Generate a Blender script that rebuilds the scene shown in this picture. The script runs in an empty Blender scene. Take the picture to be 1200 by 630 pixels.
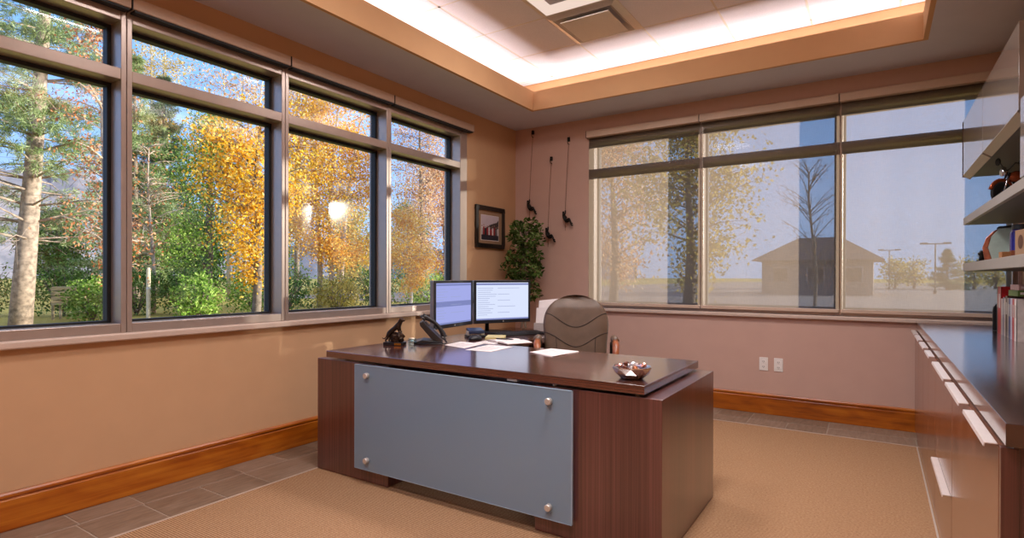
import bpy, bmesh, math, random
import numpy as np
from mathutils import Vector, Matrix, Euler

PI = math.pi
C = bpy.context.scene.collection
rng = np.random.default_rng(7)
random.seed(7)

# ------------------------------------------------------------------ materials
def srgb(h):
    if isinstance(h, str):
        c = [int(h[i:i + 2], 16) / 255 for i in (0, 2, 4)]
    else:
        c = [v / 255 for v in h]
    return tuple(v / 12.92 if v <= .04045 else ((v + .055) / 1.055) ** 2.4 for v in c) + (1.0,)

class NT:
    """tiny helper around a node tree"""
    def __init__(s, name):
        s.m = bpy.data.materials.new(name); s.m.use_nodes = True
        s.t = s.m.node_tree; s.t.nodes.clear()
        s.out = s.n('ShaderNodeOutputMaterial')
    def n(s, kind, **kw):
        nd = s.t.nodes.new(kind)
        for k, v in kw.items():
            if k in nd.inputs.keys() if isinstance(k, str) else False:
                nd.inputs[k].default_value = v
            else:
                setattr(nd, k, v)
        return nd
    def l(s, a, b): s.t.links.new(a, b)
    def bsdf(s, color=(.5, .5, .5, 1), rough=.5, metal=0, coat=0, coat_rough=.1, spec=.5):
        b = s.n('ShaderNodeBsdfPrincipled')
        b.inputs['Base Color'].default_value = color
        b.inputs['Roughness'].default_value = rough
        b.inputs['Metallic'].default_value = metal
        b.inputs['Coat Weight'].default_value = coat
        b.inputs['Coat Roughness'].default_value = coat_rough; b.inputs['Coat IOR'].default_value = 1.85 if coat >= 1 else 1.5
        b.inputs['Specular IOR Level'].default_value = spec
        s.l(b.outputs[0], s.out.inputs[0])
        return b
    def coords(s, scale=(1, 1, 1), kind='Object', rot=(0, 0, 0)):
        tc = s.n('ShaderNodeTexCoord'); mp = s.n('ShaderNodeMapping')
        mp.inputs['Scale'].default_value = scale
        mp.inputs['Rotation'].default_value = rot
        s.l(tc.outputs[kind], mp.inputs[0])
        return mp.outputs[0]
    def noise(s, vec, scale=5, detail=4, rough=.5, dist=0):
        nz = s.n('ShaderNodeTexNoise')
        nz.inputs['Scale'].default_value = scale; nz.inputs['Detail'].default_value = detail
        nz.inputs['Roughness'].default_value = rough; nz.inputs['Distortion'].default_value = dist
        s.l(vec, nz.inputs['Vector'])
        return nz.outputs['Fac']
    def ramp(s, fac, stops, interp='LINEAR'):
        r = s.n('ShaderNodeValToRGB'); cr = r.color_ramp; cr.interpolation = interp
        while len(cr.elements) < len(stops): cr.elements.new(.5)
        for e, (p, c) in zip(cr.elements, stops):
            e.position = p; e.color = c if len(c) == 4 else (*c, 1)
        s.l(fac, r.inputs[0])
        return r.outputs[0]
    def bump(s, b, fac, strength=.2, dist=.002):
        bp = s.n('ShaderNodeBump'); bp.inputs['Strength'].default_value = strength
        bp.inputs['Distance'].default_value = dist
        s.l(fac, bp.inputs['Height']); s.l(bp.outputs[0], b.inputs['Normal'])
    def math(s, op, a, b=None):
        m = s.n('ShaderNodeMath', operation=op)
        for i, v in enumerate((a, b)):
            if v is None: continue
            if isinstance(v, (int, float)): m.inputs[i].default_value = v
            else: s.l(v, m.inputs[i])
        return m.outputs[0]

def plain(name, col, rough=.5, metal=0, vary=.06, vscale=30, coat=0, spec=.5, bump=0, coat_rough=.1):
    """one colour with a faint procedural variation"""
    t = NT(name); c = srgb(col)
    b = t.bsdf(c, rough, metal, coat, coat_rough, spec)
    f = t.noise(t.coords(), vscale, 3)
    lo = tuple(v * (1 - vary) for v in c[:3]); hi = tuple(min(1, v * (1 + vary)) for v in c[:3])
    t.l(t.ramp(f, [(.3, lo), (.7, hi)]), b.inputs['Base Color'])
    if bump: t.bump(b, f, bump)
    return t.m

def wood(name, dark, mid, light, axis='Z', scale=1.0, rough=.3, coat=0, knots=False, spec=.5, fine=60, coat_rough=.1):
    t = NT(name); b = t.bsdf(srgb(mid), rough, 0, coat, coat_rough, spec)
    s = {'X': (.7, fine, fine), 'Y': (fine, .7, fine), 'Z': (fine, fine, .7)}[axis]
    f = t.noise(t.coords(tuple(v * scale for v in s)), 1, 6, .65)
    s2 = {'X': (.25, 7, 7), 'Y': (7, .25, 7), 'Z': (7, 7, .25)}[axis]
    f2 = t.noise(t.coords(tuple(v * scale for v in s2)), 1, 3, .5, .6 if knots else 0)
    a = t.math('MULTIPLY', f, .6); a2 = t.math('MULTIPLY', f2, .4); f3 = t.math('ADD', a, a2)
    if knots:
        s3 = {'X': (2.2, 9, 9), 'Y': (9, 2.2, 9), 'Z': (9, 9, 2.2)}[axis]
        k = t.noise(t.coords(s3), .9, 2, .5, 2.0)
        f3 = t.math('ADD', t.math('MULTIPLY', f3, .7), t.math('MULTIPLY', k, .3))
    t.l(t.ramp(f3, [(.36, srgb(dark)), (.5, srgb(mid)), (.64, srgb(light))]), b.inputs['Base Color'])
    t.bump(b, f, .05, .001)
    return t.m

def emit(name, col, strength):
    t = NT(name); e = t.n('ShaderNodeEmission')
    e.inputs[0].default_value = srgb(col); e.inputs[1].default_value = strength
    t.l(e.outputs[0], t.out.inputs[0]); return t.m

def pane_mat(name, tint=(1, 1, 1), gain=1.7):
    """clear glazing: straight-through with an angle-dependent mirror"""
    t = NT(name)
    lw = t.n('ShaderNodeLayerWeight'); lw.inputs[0].default_value = .5
    p = t.math('POWER', lw.outputs['Facing'], 4.0)
    f = t.math('ADD', t.math('MULTIPLY', p, .8), .04)
    f = t.math('MINIMUM', t.math('MULTIPLY', f, gain), .95)
    tr = t.n('ShaderNodeBsdfTransparent'); tr.inputs[0].default_value = (*tint, 1)
    gl = t.n('ShaderNodeBsdfGlossy'); gl.inputs['Roughness'].default_value = .045
    gl.inputs[0].default_value = (1, 1, 1, 1)
    mx = t.n('ShaderNodeMixShader'); t.l(f, mx.inputs[0]); t.l(tr.outputs[0], mx.inputs[1]); t.l(gl.outputs[0], mx.inputs[2])
    t.l(mx.outputs[0], t.out.inputs[0]); return t.m

def fabric_mat():
    t = NT('solar_screen_fabric')
    v = t.coords((1, 1, 1))
    w1 = t.noise(t.coords((260, 1, 14)), 1, 2); w2 = t.noise(t.coords((14, 1, 260)), 1, 2)
    w = t.math('ADD', t.math('MULTIPLY', w1, .5), t.math('MULTIPLY', w2, .5))
    opn = t.math('ADD', t.math('MULTIPLY', t.math('SUBTRACT', w, .5), .4), .31)
    lw = t.n('ShaderNodeLayerWeight'); lw.inputs[0].default_value = .5      # a woven screen closes up at slanting angles
    ob = t.n('ShaderNodeClamp'); t.l(t.math('SUBTRACT', 1.0, t.math('MULTIPLY', lw.outputs['Facing'], 2.2)), ob.inputs[0]); ob.inputs[1].default_value = .11
    opn = t.math('MULTIPLY', opn, ob.outputs[0])
    tr = t.n('ShaderNodeBsdfTransparent'); tr.inputs[0].default_value = (1, 1, 1, 1)
    tl = t.n('ShaderNodeBsdfTranslucent'); tl.inputs[0].default_value = srgb('8B7868')
    df = t.n('ShaderNodeBsdfDiffuse'); df.inputs[0].default_value = srgb('8A8078')
    m1 = t.n('ShaderNodeMixShader'); m1.inputs[0].default_value = .3
    t.l(tl.outputs[0], m1.inputs[1]); t.l(df.outputs[0], m1.inputs[2])
    m2 = t.n('ShaderNodeMixShader'); t.l(opn, m2.inputs[0]); t.l(m1.outputs[0], m2.inputs[1]); t.l(tr.outputs[0], m2.inputs[2])
    t.l(m2.outputs[0], t.out.inputs[0]); return t.m

def frosted_mat():
    t = NT('frosted_glass')
    df = t.n('ShaderNodeBsdfDiffuse'); df.inputs[0].default_value = srgb('B8D6EE')
    tl = t.n('ShaderNodeBsdfTranslucent'); tl.inputs[0].default_value = srgb('BCD4F6')
    tr = t.n('ShaderNodeBsdfTransparent'); tr.inputs[0].default_value = srgb('D8E4EC')
    gl = t.n('ShaderNodeBsdfGlossy'); gl.inputs['Roughness'].default_value = .12
    a = t.n('ShaderNodeMixShader'); a.inputs[0].default_value = .45; t.l(df.outputs[0], a.inputs[1]); t.l(tl.outputs[0], a.inputs[2])
    b = t.n('ShaderNodeMixShader'); b.inputs[0].default_value = .34; t.l(a.outputs[0], b.inputs[1]); t.l(tr.outputs[0], b.inputs[2])
    lw = t.n('ShaderNodeLayerWeight'); f = t.math('ADD', t.math('MULTIPLY', t.math('POWER', lw.outputs['Facing'], 4.0), .6), .05)
    c = t.n('ShaderNodeMixShader'); t.l(f, c.inputs[0]); t.l(b.outputs[0], c.inputs[1]); t.l(gl.outputs[0], c.inputs[2])
    t.l(c.outputs[0], t.out.inputs[0]); return t.m

def leaf_mat(name, cols, transl=.35, rough=.6):
    """leaf colours picked at random per leaf"""
    t = NT(name)
    g = t.n('ShaderNodeNewGeometry')
    st = [(i / max(1, len(cols) - 1), srgb(c)) for i, c in enumerate(cols)]
    col = t.ramp(g.outputs['Random Per Island'], st)
    df = t.n('ShaderNodeBsdfDiffuse'); tl = t.n('ShaderNodeBsdfTranslucent')
    t.l(col, df.inputs[0]); t.l(col, tl.inputs[0])
    m = t.n('ShaderNodeMixShader'); m.inputs[0].default_value = transl
    t.l(df.outputs[0], m.inputs[1]); t.l(tl.outputs[0], m.inputs[2])
    t.l(m.outputs[0], t.out.inputs[0]); return t.m

def carpet_mat():
    t = NT('tan_loop_carpet'); b = t.bsdf(srgb('B08660'), .95, spec=.1)
    v = t.coords()
    wv = t.n('ShaderNodeTexWave', wave_type='BANDS', bands_direction='Y'); wv.inputs['Scale'].default_value = 26
    wv.inputs['Distortion'].default_value = 1.2; wv.inputs['Detail'].default_value = 2; wv.inputs['Detail Scale'].default_value = 4
    t.l(v, wv.inputs[0])
    n = t.noise(t.coords((90, 160, 90)), 1, 3, .7)
    f = t.math('ADD', t.math('MULTIPLY', wv.outputs['Fac'], .35), t.math('MULTIPLY', n, .65))
    t.l(t.ramp(f, [(.25, srgb('75533A')), (.5, srgb('A07A59')), (.78, srgb('C29E7D'))]), b.inputs['Base Color'])
    t.bump(b, f, .6, .004)
    return t.m

def tile_mat():
    t = NT('slate_plank_tile'); b = t.bsdf(srgb('6E5A4E'), .42, spec=.4)
    g = t.n('ShaderNodeNewGeometry')
    n = t.noise(t.coords((40, 6, 10)), 1, 5, .7)
    f = t.math('ADD', t.math('MULTIPLY', n, .75), t.math('MULTIPLY', g.outputs['Random Per Island'], .25))
    t.l(t.ramp(f, [(.3, srgb('65503F')), (.55, srgb('86705F')), (.8, srgb('A08A7A'))]), b.inputs['Base Color'])
    t.bump(b, n, .15, .002)
    return t.m

def photo_mat():
    t = NT('printed_photo'); b = t.bsdf((.5, .5, .5, 1), .35)
    f = t.noise(t.coords((22, 22, 22)), 1, 3, .6)
    t.l(t.ramp(f, [(.35, srgb('3A2F33')), (.5, srgb('8B6E72')), (.65, srgb('C9BFC4'))]), b.inputs['Base Color'])
    return t.m

M = {}
M['wall'] = plain('wall_paint', 'C79F7B', .85, vary=.02, vscale=6, spec=.2, bump=.03)
M['wall_daylit'] = plain('wall_paint_daylit', 'C7A597', .85, vary=.02, vscale=6, spec=.2, bump=.03)  # same paint as the left wall, with bluish daylight mixed into the colour
M['soffit'] = plain('soffit_paint', 'CFCFDC', .9, vary=.02, vscale=6, spec=.15)
M['fascia'] = plain('fascia_paint', 'D0A67C', .85, vary=.02, vscale=6, spec=.2)
M['acoustic'] = plain('acoustic_tile', 'E9E7F2', .95, vary=.05, vscale=160, spec=.1, bump=.3)
M['grid'] = plain('ceiling_grid_paint', 'DDD3CA', .5, vary=.02)
M['base'] = wood('alder_baseboard', '6B2C06', 'A5560F', 'C07320', 'Y', 1, .3, knots=True, fine=40)
M['basex'] = wood('alder_baseboard_x', '6B2C06', 'A5560F', 'C07320', 'X', 1, .3, knots=True, fine=40)
M['carpet'] = carpet_mat()
M['tile'] = tile_mat()
M['grout'] = plain('grout', 'A69585', .9, vary=.1, vscale=80)
M['steel'] = plain('brushed_steel', 'D6D0CA', .34, .55, vary=.05, vscale=90)
M['trim_metal'] = plain('edge_trim', 'D0BFB2', .4, .3, vary=.04)
M['frame'] = plain('anodised_frame', 'B3A298', .32, .5, vary=.03, vscale=12)
M['gasket'] = plain('black_gasket', '15171C', .6, vary=.1)
M['sill'] = plain('painted_sill', 'C8B2A4', .45, vary=.02)
M['cassette'] = plain('blind_cassette', 'C7AE9A', .5, vary=.02)
M['glass'] = pane_mat('window_glass', (.93, .97, .98), 1.7)
M['glass_back'] = pane_mat('window_glass_back', (.95, .97, .97), .7)
M['fabric'] = fabric_mat()
M['frosted'] = frosted_mat()
M['glass_edge'] = plain('polished_glass_edge', 'A9C4DC', .15, vary=.05)
M['desk_v'] = wood('espresso_veneer_upright', '432722', '5C3530', '6E443E', 'Z', 1, .28, fine=130, coat=.95, coat_rough=.2)
M['desk_h'] = wood('espresso_veneer_top', '3E221A', '5A3126', '734234', 'X', 1, .22, fine=85, coat=1, coat_rough=.14)
M['cred_v'] = wood('credenza_veneer_upright', '5C382A', '7A4C38', '94624A', 'Z', 1, .2, fine=70, coat=.6, coat_rough=.22)
M['cred_h'] = wood('credenza_veneer_top', '24130F', '38201A', '4E3026', 'Y', 1, .24, fine=70, coat=1, coat_rough=.12)
M['black'] = plain('black_plastic', '16161A', .4, vary=.1)
M['dark'] = plain('charcoal_plastic', '2B2625', .35, vary=.1)
M['screen_a'] = emit('screen_glow_lilac', 'A9B0EE', .95)
M['screen_b'] = emit('screen_glow_white', 'DDE6FF', 1.0)
M['screen_line'] = emit('screen_text_rows', 'A7B0D8', .9)
M['screen_bar'] = emit('screen_bars', '8E97D2', .8)
M['bezel'] = plain('monitor_bezel', '1B1C22', .4, vary=.08)
M['mon_side'] = plain('monitor_silver_rim', '8D8C92', .35, .6, vary=.04)
M['leather'] = plain('taupe_leather', '5F4A3B', .42, vary=.12, vscale=14, bump=.08)
M['seam'] = plain('seam_thread', '2E1F18', .7, vary=.1)
M['armwood'] = wood('arm_wood', '5E2E1A', '8E4C2C', 'B0704A', 'Y', 4, .3)
M['bronze'] = plain('dark_bronze', '3A2A20', .35, .75, vary=.25, vscale=50)
M['iron'] = plain('black_iron', '17130F', .5, .5, vary=.2, vscale=60)
M['rope'] = plain('thin_cord', '5A3B26', .8, vary=.15, vscale=200)
M['paper'] = plain('white_paper', 'E9DFDC', .8, vary=.02)
M['paper_y'] = plain('yellow_paper', 'D9CB8F', .8, vary=.03)
M['ink'] = plain('faint_print', '9C8F94', .8, vary=.1)
M['silver'] = plain('hammered_silver', 'D8CEC8', .16, .9, vary=.05)
M['pull'] = plain('pull_metal', 'E6DAD4', .34, .3, vary=.03)
M['white'] = plain('white_plastic', 'E6E2DE', .4, vary=.02)
M['outlet'] = plain('outlet_plate', 'E9E3DE', .4, vary=.02)
M['slot'] = plain('outlet_slot', '3A3330', .6, vary=.1)
M['lacquer'] = plain('wall_cabinet_face', '8F8178', .1, vary=.03, vscale=8, coat=.5, coat_rough=.06)
M['shelf'] = plain('shelf_laminate', '9A938B', .4, vary=.03, vscale=12)
M['lip'] = plain('cabinet_lip', 'A39383', .4, vary=.03)
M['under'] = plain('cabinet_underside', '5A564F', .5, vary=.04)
M['cab_end'] = wood('cabinet_end_veneer', '33120A', '4A1D10', '5C2A1A', 'Z', 1, .35)
M['pot'] = plain('terracotta_pot', '5B3A2A', .7, vary=.15)
M['soil'] = plain('potting_moss', '3A2C1C', .95, vary=.4, vscale=120)
M['bark'] = plain('grey_bark', '7B6A5A', .9, vary=.4, vscale=14, bump=.6)
M['bark_pale'] = plain('pale_bark', 'B9A491', .9, vary=.3, vscale=12, bump=.6)
M['bark_pine'] = plain('pine_bark', 'A08A78', .95, vary=.5, vscale=9, bump=.9)
M['bark_white'] = plain('white_bark', 'D2C4B4', .85, vary=.2, vscale=14, bump=.4)
M['ficus'] = leaf_mat('ficus_leaf', ['26341A', '425627', '5A7038', '7E8E58'], .15)
M['frame_blk'] = wood('black_frame_wood', '120C0A', '1E1512', '2C211C', 'Z', 1, .3)
M['mat_board'] = plain('picture_mat', '9A7A5E', .9, vary=.03)
M['photo'] = photo_mat()

# ------------------------------------------------------------------ geometry helpers
class MB:
    def __init__(s): s.v = []; s.f = []
    def add(s, vs, fs, mtx=None):
        o = len(s.v)
        s.v += [tuple(mtx @ Vector(p)) if mtx else tuple(p) for p in vs]
        s.f += [tuple(i + o for i in f) for f in fs]
        return s
    def box(s, x0, x1, y0, y1, z0, z1, mtx=None):
        vs = [(x, y, z) for z in (z0, z1) for y in (y0, y1) for x in (x0, x1)]
        return s.add(vs, [(0, 2, 3, 1), (4, 5, 7, 6), (0, 1, 5, 4), (2, 6, 7, 3), (0, 4, 6, 2), (1, 3, 7, 5)], mtx)
    def prism(s, poly, a, b, axis='Z', mtx=None):
        """extrude a 2-D outline along an axis; outline axes are the two others in order"""
        def P(u, w, t):
            return {'X': (t, u, w), 'Y': (u, t, w), 'Z': (u, w, t)}[axis]
        n = len(poly)
        vs = [P(u, w, a) for u, w in poly] + [P(u, w, b) for u, w in poly]
        fs = [tuple(range(n))[::-1], tuple(range(n, 2 * n))] + [(i, (i + 1) % n, n + (i + 1) % n, n + i) for i in range(n)]
        return s.add(vs, fs, mtx)
    def tube(s, pts, r, n=8, cap=True, mtx=None):
        pts = [Vector(p) for p in pts]
        rs = r if isinstance(r, (list, tuple)) else [r] * len(pts)
        vs = []; fs = []
        up = None
        for i, p in enumerate(pts):
            d = (pts[min(i + 1, len(pts) - 1)] - pts[max(i - 1, 0)])
            d = d.normalized() if d.length > 1e-9 else Vector((0, 0, 1))
            if up is None:
                up = d.orthogonal().normalized()
            else:
                up = (up - d * up.dot(d))
                up = up.normalized() if up.length > 1e-6 else d.orthogonal().normalized()
            w = d.cross(up)
            for k in range(n):
                a = 2 * PI * k / n
                vs.append(tuple(p + (up * math.cos(a) + w * math.sin(a)) * rs[i]))
        for i in range(len(pts) - 1):
            for k in range(n):
                fs.append((i * n + k, i * n + (k + 1) % n, (i + 1) * n + (k + 1) % n, (i + 1) * n + k))
        if cap:
            fs.append(tuple(range(n))[::-1]); fs.append(tuple(range((len(pts) - 1) * n, len(pts) * n)))
        return s.add(vs, fs, mtx)
    def lathe(s, prof, n=24, mtx=None):
        vs = []; fs = []; m = len(prof)
        for k in range(n):
            a = 2 * PI * k / n
            for r, z in prof: vs.append((r * math.cos(a), r * math.sin(a), z))
        for k in range(n):
            for i in range(m - 1):
                fs.append((k * m + i, ((k + 1) % n) * m + i, ((k + 1) % n) * m + i + 1, k * m + i + 1))
        if prof[0][0] > 1e-6: fs.append(tuple(k * m for k in range(n))[::-1])
        if prof[-1][0] > 1e-6: fs.append(tuple(k * m + m - 1 for k in range(n)))
        return s.add(vs, fs, mtx)
    def build(s, name, m, parent=None, world=False, smooth=False, bevel=0, seg=2, subsurf=0):
        """world=True: coordinates are world ones and the parent is an unrotated Empty"""
        vs = s.v
        if world and parent is not None:
            off = Vector(parent.location); q = parent.parent
            while q is not None: off += Vector(q.location); q = q.parent
            vs = [(x - off.x, y - off.y, z - off.z) for x, y, z in s.v]
        me = bpy.data.meshes.new(name)
        me.from_pydata(vs, [], s.f); me.validate(); me.update()
        bm = bmesh.new(); bm.from_mesh(me); bmesh.ops.remove_doubles(bm, verts=bm.verts, dist=1e-6)
        bmesh.ops.recalc_face_normals(bm, faces=bm.faces); bm.to_mesh(me); bm.free()
        o = bpy.data.objects.new(name, me); C.objects.link(o)
        if m is not None: me.materials.append(M[m] if isinstance(m, str) else m)
        if parent is not None: o.parent = parent
        if smooth:
            me.polygons.foreach_set('use_smooth', [True] * len(me.polygons))
        if bevel:
            b = o.modifiers.new('edge', 'BEVEL'); b.width = bevel; b.segments = seg; b.limit_method = 'ANGLE'; b.angle_limit = math.radians(40)
        if subsurf:
            b = o.modifiers.new('soft', 'SUBSURF'); b.levels = b.render_levels = subsurf
        return o

def tag(o, label, cat, group=None, kind=None):
    o['label'] = label; o['category'] = cat
    if group: o['group'] = group
    if kind: o['kind'] = kind
    return o

def thing(name, label, cat, loc=(0, 0, 0), rotz=0, group=None):
    o = bpy.data.objects.new(name, None); C.objects.link(o); o.empty_display_size = .05
    o.location = loc; o.rotation_euler = (0, 0, rotz)
    return tag(o, label, cat, group)

def struct(o):
    o['kind'] = 'structure'; return o

def struct_empty(name, loc=(0, 0, 0)):
    o = bpy.data.objects.new(name, None); C.objects.link(o); o.location = loc; o['kind'] = 'structure'
    return o

def quads(name, m, cen, u, w, parent=None, fold=None):
    """a cloud of separate leaf quads (numpy), one mesh"""
    n = len(cen)
    vs = np.empty((n, 4, 3), np.float32)
    vs[:, 0] = cen - u; vs[:, 1] = cen + w * .55 ; vs[:, 2] = cen + u; vs[:, 3] = cen - w * .55
    me = bpy.data.meshes.new(name)
    me.vertices.add(n * 4); me.vertices.foreach_set('co', vs.ravel())
    me.loops.add(n * 4); me.loops.foreach_set('vertex_index', np.arange(n * 4, dtype=np.int32))
    me.polygons.add(n); me.polygons.foreach_set('loop_start', np.arange(0, n * 4, 4, dtype=np.int32))
    me.update(calc_edges=True); me.validate()
    me.materials.append(M[m] if isinstance(m, str) else m)
    o = bpy.data.objects.new(name, me); C.objects.link(o)
    if parent is not None: o.parent = parent
    return o

def rand_dirs(n):
    d = rng.normal(size=(n, 3)); return d / np.linalg.norm(d, axis=1, keepdims=True)

def skin(name, verts, edges, radii, m, parent=None, sub=2, root=0):
    me = bpy.data.meshes.new(name); me.from_pydata(verts, edges, []); me.update()
    o = bpy.data.objects.new(name, me); C.objects.link(o)
    md = o.modifiers.new('skin', 'SKIN'); md.use_smooth_shade = True
    lay = me.skin_vertices[0].data
    for i, r in enumerate(radii):
        lay[i].radius = (r, r) if not isinstance(r, tuple) else r
        lay[i].use_root = (i == root)
    sb = o.modifiers.new('soft', 'SUBSURF'); sb.levels = sb.render_levels = sub
    me.materials.append(M[m])
    if parent is not None: o.parent = parent
    return o

# ------------------------------------------------------------------ the room
XR = 4.38; YR = -6.8; ZC = 3.30; ZS = 2.89
LW0, LW1 = -6.03, -.917          # left window band (Y)
BX0, BX1 = .93, 4.36             # back window band (X)
WZ0, WZ1 = .90, 2.72

mb = MB()
mb.box(-.25, 0, YR, 0, -.15, WZ0 - .035); mb.box(-.25, 0, YR, 0, WZ1, 3.45)
mb.box(-.25, 0, LW1, 0, WZ0 - .035, WZ1); mb.box(-.25, 0, YR, LW0, WZ0 - .035, WZ1)
struct(mb.build('wall_left', 'wall'))
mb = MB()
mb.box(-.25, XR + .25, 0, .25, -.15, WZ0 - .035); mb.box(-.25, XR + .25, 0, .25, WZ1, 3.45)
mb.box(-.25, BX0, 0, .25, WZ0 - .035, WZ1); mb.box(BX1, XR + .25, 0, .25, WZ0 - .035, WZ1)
struct(mb.build('wall_back', 'wall_daylit'))
struct(MB().box(XR, XR + .2, YR, 0, -.15, 3.45).build('wall_right', 'wall'))
struct(MB().box(-.25, XR + .2, YR - .2, YR, -.15, 3.45).build('wall_rear', 'wall'))
# door on the rear wall, behind the camera
d = struct_empty('door_1', (1.0, YR + .03, 0))
MB().box(-.48, .48, -.025, .015, .01, 2.12).build('door_leaf', 'base', d, bevel=.004)
mb = MB(); mb.box(-.58, -.48, -.03, .03, 0, 2.22); mb.box(.48, .58, -.03, .03, 0, 2.22); mb.box(-.58, .58, -.03, .03, 2.12, 2.22)
mb.build('door_casing', 'basex', d, bevel=.004)
MB().tube([(.4, .02, 1), (.4, .07, 1), (.3, .07, 1)], .01, 10).build('door_handle', 'steel', d, smooth=True)

# floor: slab, carpet, tile border, metal edge
fl = struct_empty('floor')
MB().box(-.2, XR + .1, YR - .1, .2, -.15, -.0125).build('floor_slab', 'grout', fl)
mb = MB(); mb.box(0, .506, YR, 0, -.012, -.0035); mb.box(.506, XR, -.472, 0, -.012, -.0035); mb.build('floor_grout', 'grout', fl)
MB().box(.512, XR, YR, -.478, -.012, 0).build('floor_carpet', 'carpet', fl)
mb = MB()
g = .0035
rowA = [-6.8, -6.35, -6.06, -5.49, -5.2, -4.85, -4.293, -4.0, -3.43, -3.13, -2.855, -2.28, -1.99, -1.42, -1.13, -.57, -.24]
rowB = [-6.8, -6.0, -5.45, -5.16, -4.6, -4.31, -4.01, -3.71, -3.44, -2.86, -2.57, -2.0, -1.71, -1.14, -.85, -.478]
for a, b in zip(rowA[:-1], rowA[1:]): mb.box(0, .208 - g, a + g, b - g, -.012, -.001)
for a, b in zip(rowB[:-1], rowB[1:]): mb.box(.208 + g, .505, a + g, b - g, -.012, -.001)
cA = [.208, .72, 1.0, 1.42, 1.99, 2.295, 2.57, 3.16, 3.75, 4.38]
cB = [.512, 1.13, 1.7, 2.28, 2.575, 2.872, 3.163, 3.74, 4.38]
for a, b in zip(cA[:-1], cA[1:]): mb.box(a + g, b - g, -.235 + g, 0, -.012, -.001)
for a, b in zip(cB[:-1], cB[1:]): mb.box(a + g, b - g, -.470, -.235 - g, -.012, -.001)
mb.build('floor_tile', 'tile', fl, bevel=.0015, seg=1)
mb = MB(); mb.box(.503, .514, YR, -.470, -.012, .003); mb.box(.503, XR, -.481, -.470, -.012, .003)
mb.box(3.733, 3.741, -3.75, -.481, -.012, .003); mb.build('floor_edge_trim', 'trim_metal', fl)

# baseboards with a stepped cap
def baseboard(name, m, a, b, axis, sgn):
    prof = [(0, 0), (.018, 0), (.018, .147), (.007, .150), (.007, .157), (.016, .159), (.016, .172), (.008, .182), (0, .182)]
    mb = MB()
    if axis == 'Y': mb.prism([(x, z) for x, z in prof], a, b, 'Y')
    else: mb.prism([(-x, z) for x, z in prof], a, b, 'X')
    return struct(mb.build(name, m, bevel=.0015, seg=1))
baseboard('baseboard_left', 'base', YR, -.001, 'Y', 1)
baseboard('baseboard_back', 'basex', .02, 3.76, 'X', 1)

# ceiling: soffit ring, fascia lip, cove, lay-in tiles
ce = struct_empty('ceiling')
TX0, TX1, TY0, TY1 = .575, 3.757, -6.2, -.572
mb = MB()
th = .03; a0, a1, b0, b1 = TX0 - th, TX1 + th, TY0 - th, TY1 + th
mb.box(0, a0, YR, 0, ZS, ZS + .04); mb.box(a1, XR, YR, 0, ZS, ZS + .04)
mb.box(a0, a1, b1, 0, ZS, ZS + .04); mb.box(a0, a1, YR, b0, ZS, ZS + .04)
mb.build('soffit', 'soffit', ce)
mb = MB(); zt = 3.081; th = .03
mb.box(TX0 - th, TX0, TY0 - th, TY1 + th, ZS, zt); mb.box(TX1, TX1 + th, TY0 - th, TY1 + th, ZS, zt)
mb.box(TX0, TX1, TY1, TY1 + th, ZS, zt); mb.box(TX0, TX1, TY0 - th, TY0, ZS, zt)
mb.build('fascia', 'fascia', ce)
mb = MB(); CX0, CX1, CY0, CY1 = .2, 4.13, -6.57, -.2
mb.box(CX0 - .04, CX0, CY0, CY1, ZS + .04, ZC); mb.box(CX1, CX1 + .04, CY0, CY1, ZS + .04, ZC)
mb.box(CX0 - .04, CX1 + .04, CY1, CY1 + .04, ZS + .04, ZC); mb.box(CX0 - .04, CX1 + .04, CY0 - .04, CY0, ZS + .04, ZC)
mb.build('cove_wall', 'fascia', ce)
MB().box(-.25, XR + .2, YR - .2, .25, ZC + .03, ZC + .2).build('ceiling_deck', 'soffit', ce)
gx = [CX0] + [1.24 + .598 * k for k in range(-1, 5)] + [CX1]
gy = [CY1] + [-.312 - .598 * k for k in range(0, 11)] + [CY0]
FIX = {(2, 3), (2, 6), (2, 9), (4, 3), (4, 6), (4, 9)}; DIF = {(2, 2)}  # only the light beside the diffuser is in view, the rest are added fill
mb = MB()
for i in range(len(gx) - 1):
    for j in range(len(gy) - 1):
        if (i, j) in FIX or (i, j) in DIF: continue
        mb.box(gx[i] + .008, gx[i + 1] - .008, gy[j + 1] + .008, gy[j] - .008, ZC - .002, ZC + .016)
mb.build('acoustic_tile', 'acoustic', ce, bevel=.002, seg=1)
mb = MB()
for x in gx[1:-1]: mb.box(x - .012, x + .012, CY0, CY1, ZC + .0, ZC + .028)
for y in gy[1:-1]: mb.box(CX0, CX1, y - .012, y + .012, ZC + .0, ZC + .027)
mb.build('ceiling_grid', 'grid', ce)

# sills
mb = MB(); mb.prism([(-.16, .865), (.038, .865), (.042, .872), (.042, .898), (.036, .905), (-.16, .905)], LW0 - .04, LW1 + .03, 'Y')
struct(mb.build('trim_1', 'sill', bevel=.003))
mb = MB(); mb.prism([(.16, .860), (-.032, .860), (-.036, .866), (-.036, .888), (-.03, .894), (.16, .894)], BX0 - .03, BX1 + .019, 'X')
struct(mb.build('trim_2', 'sill', bevel=.003))

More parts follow.
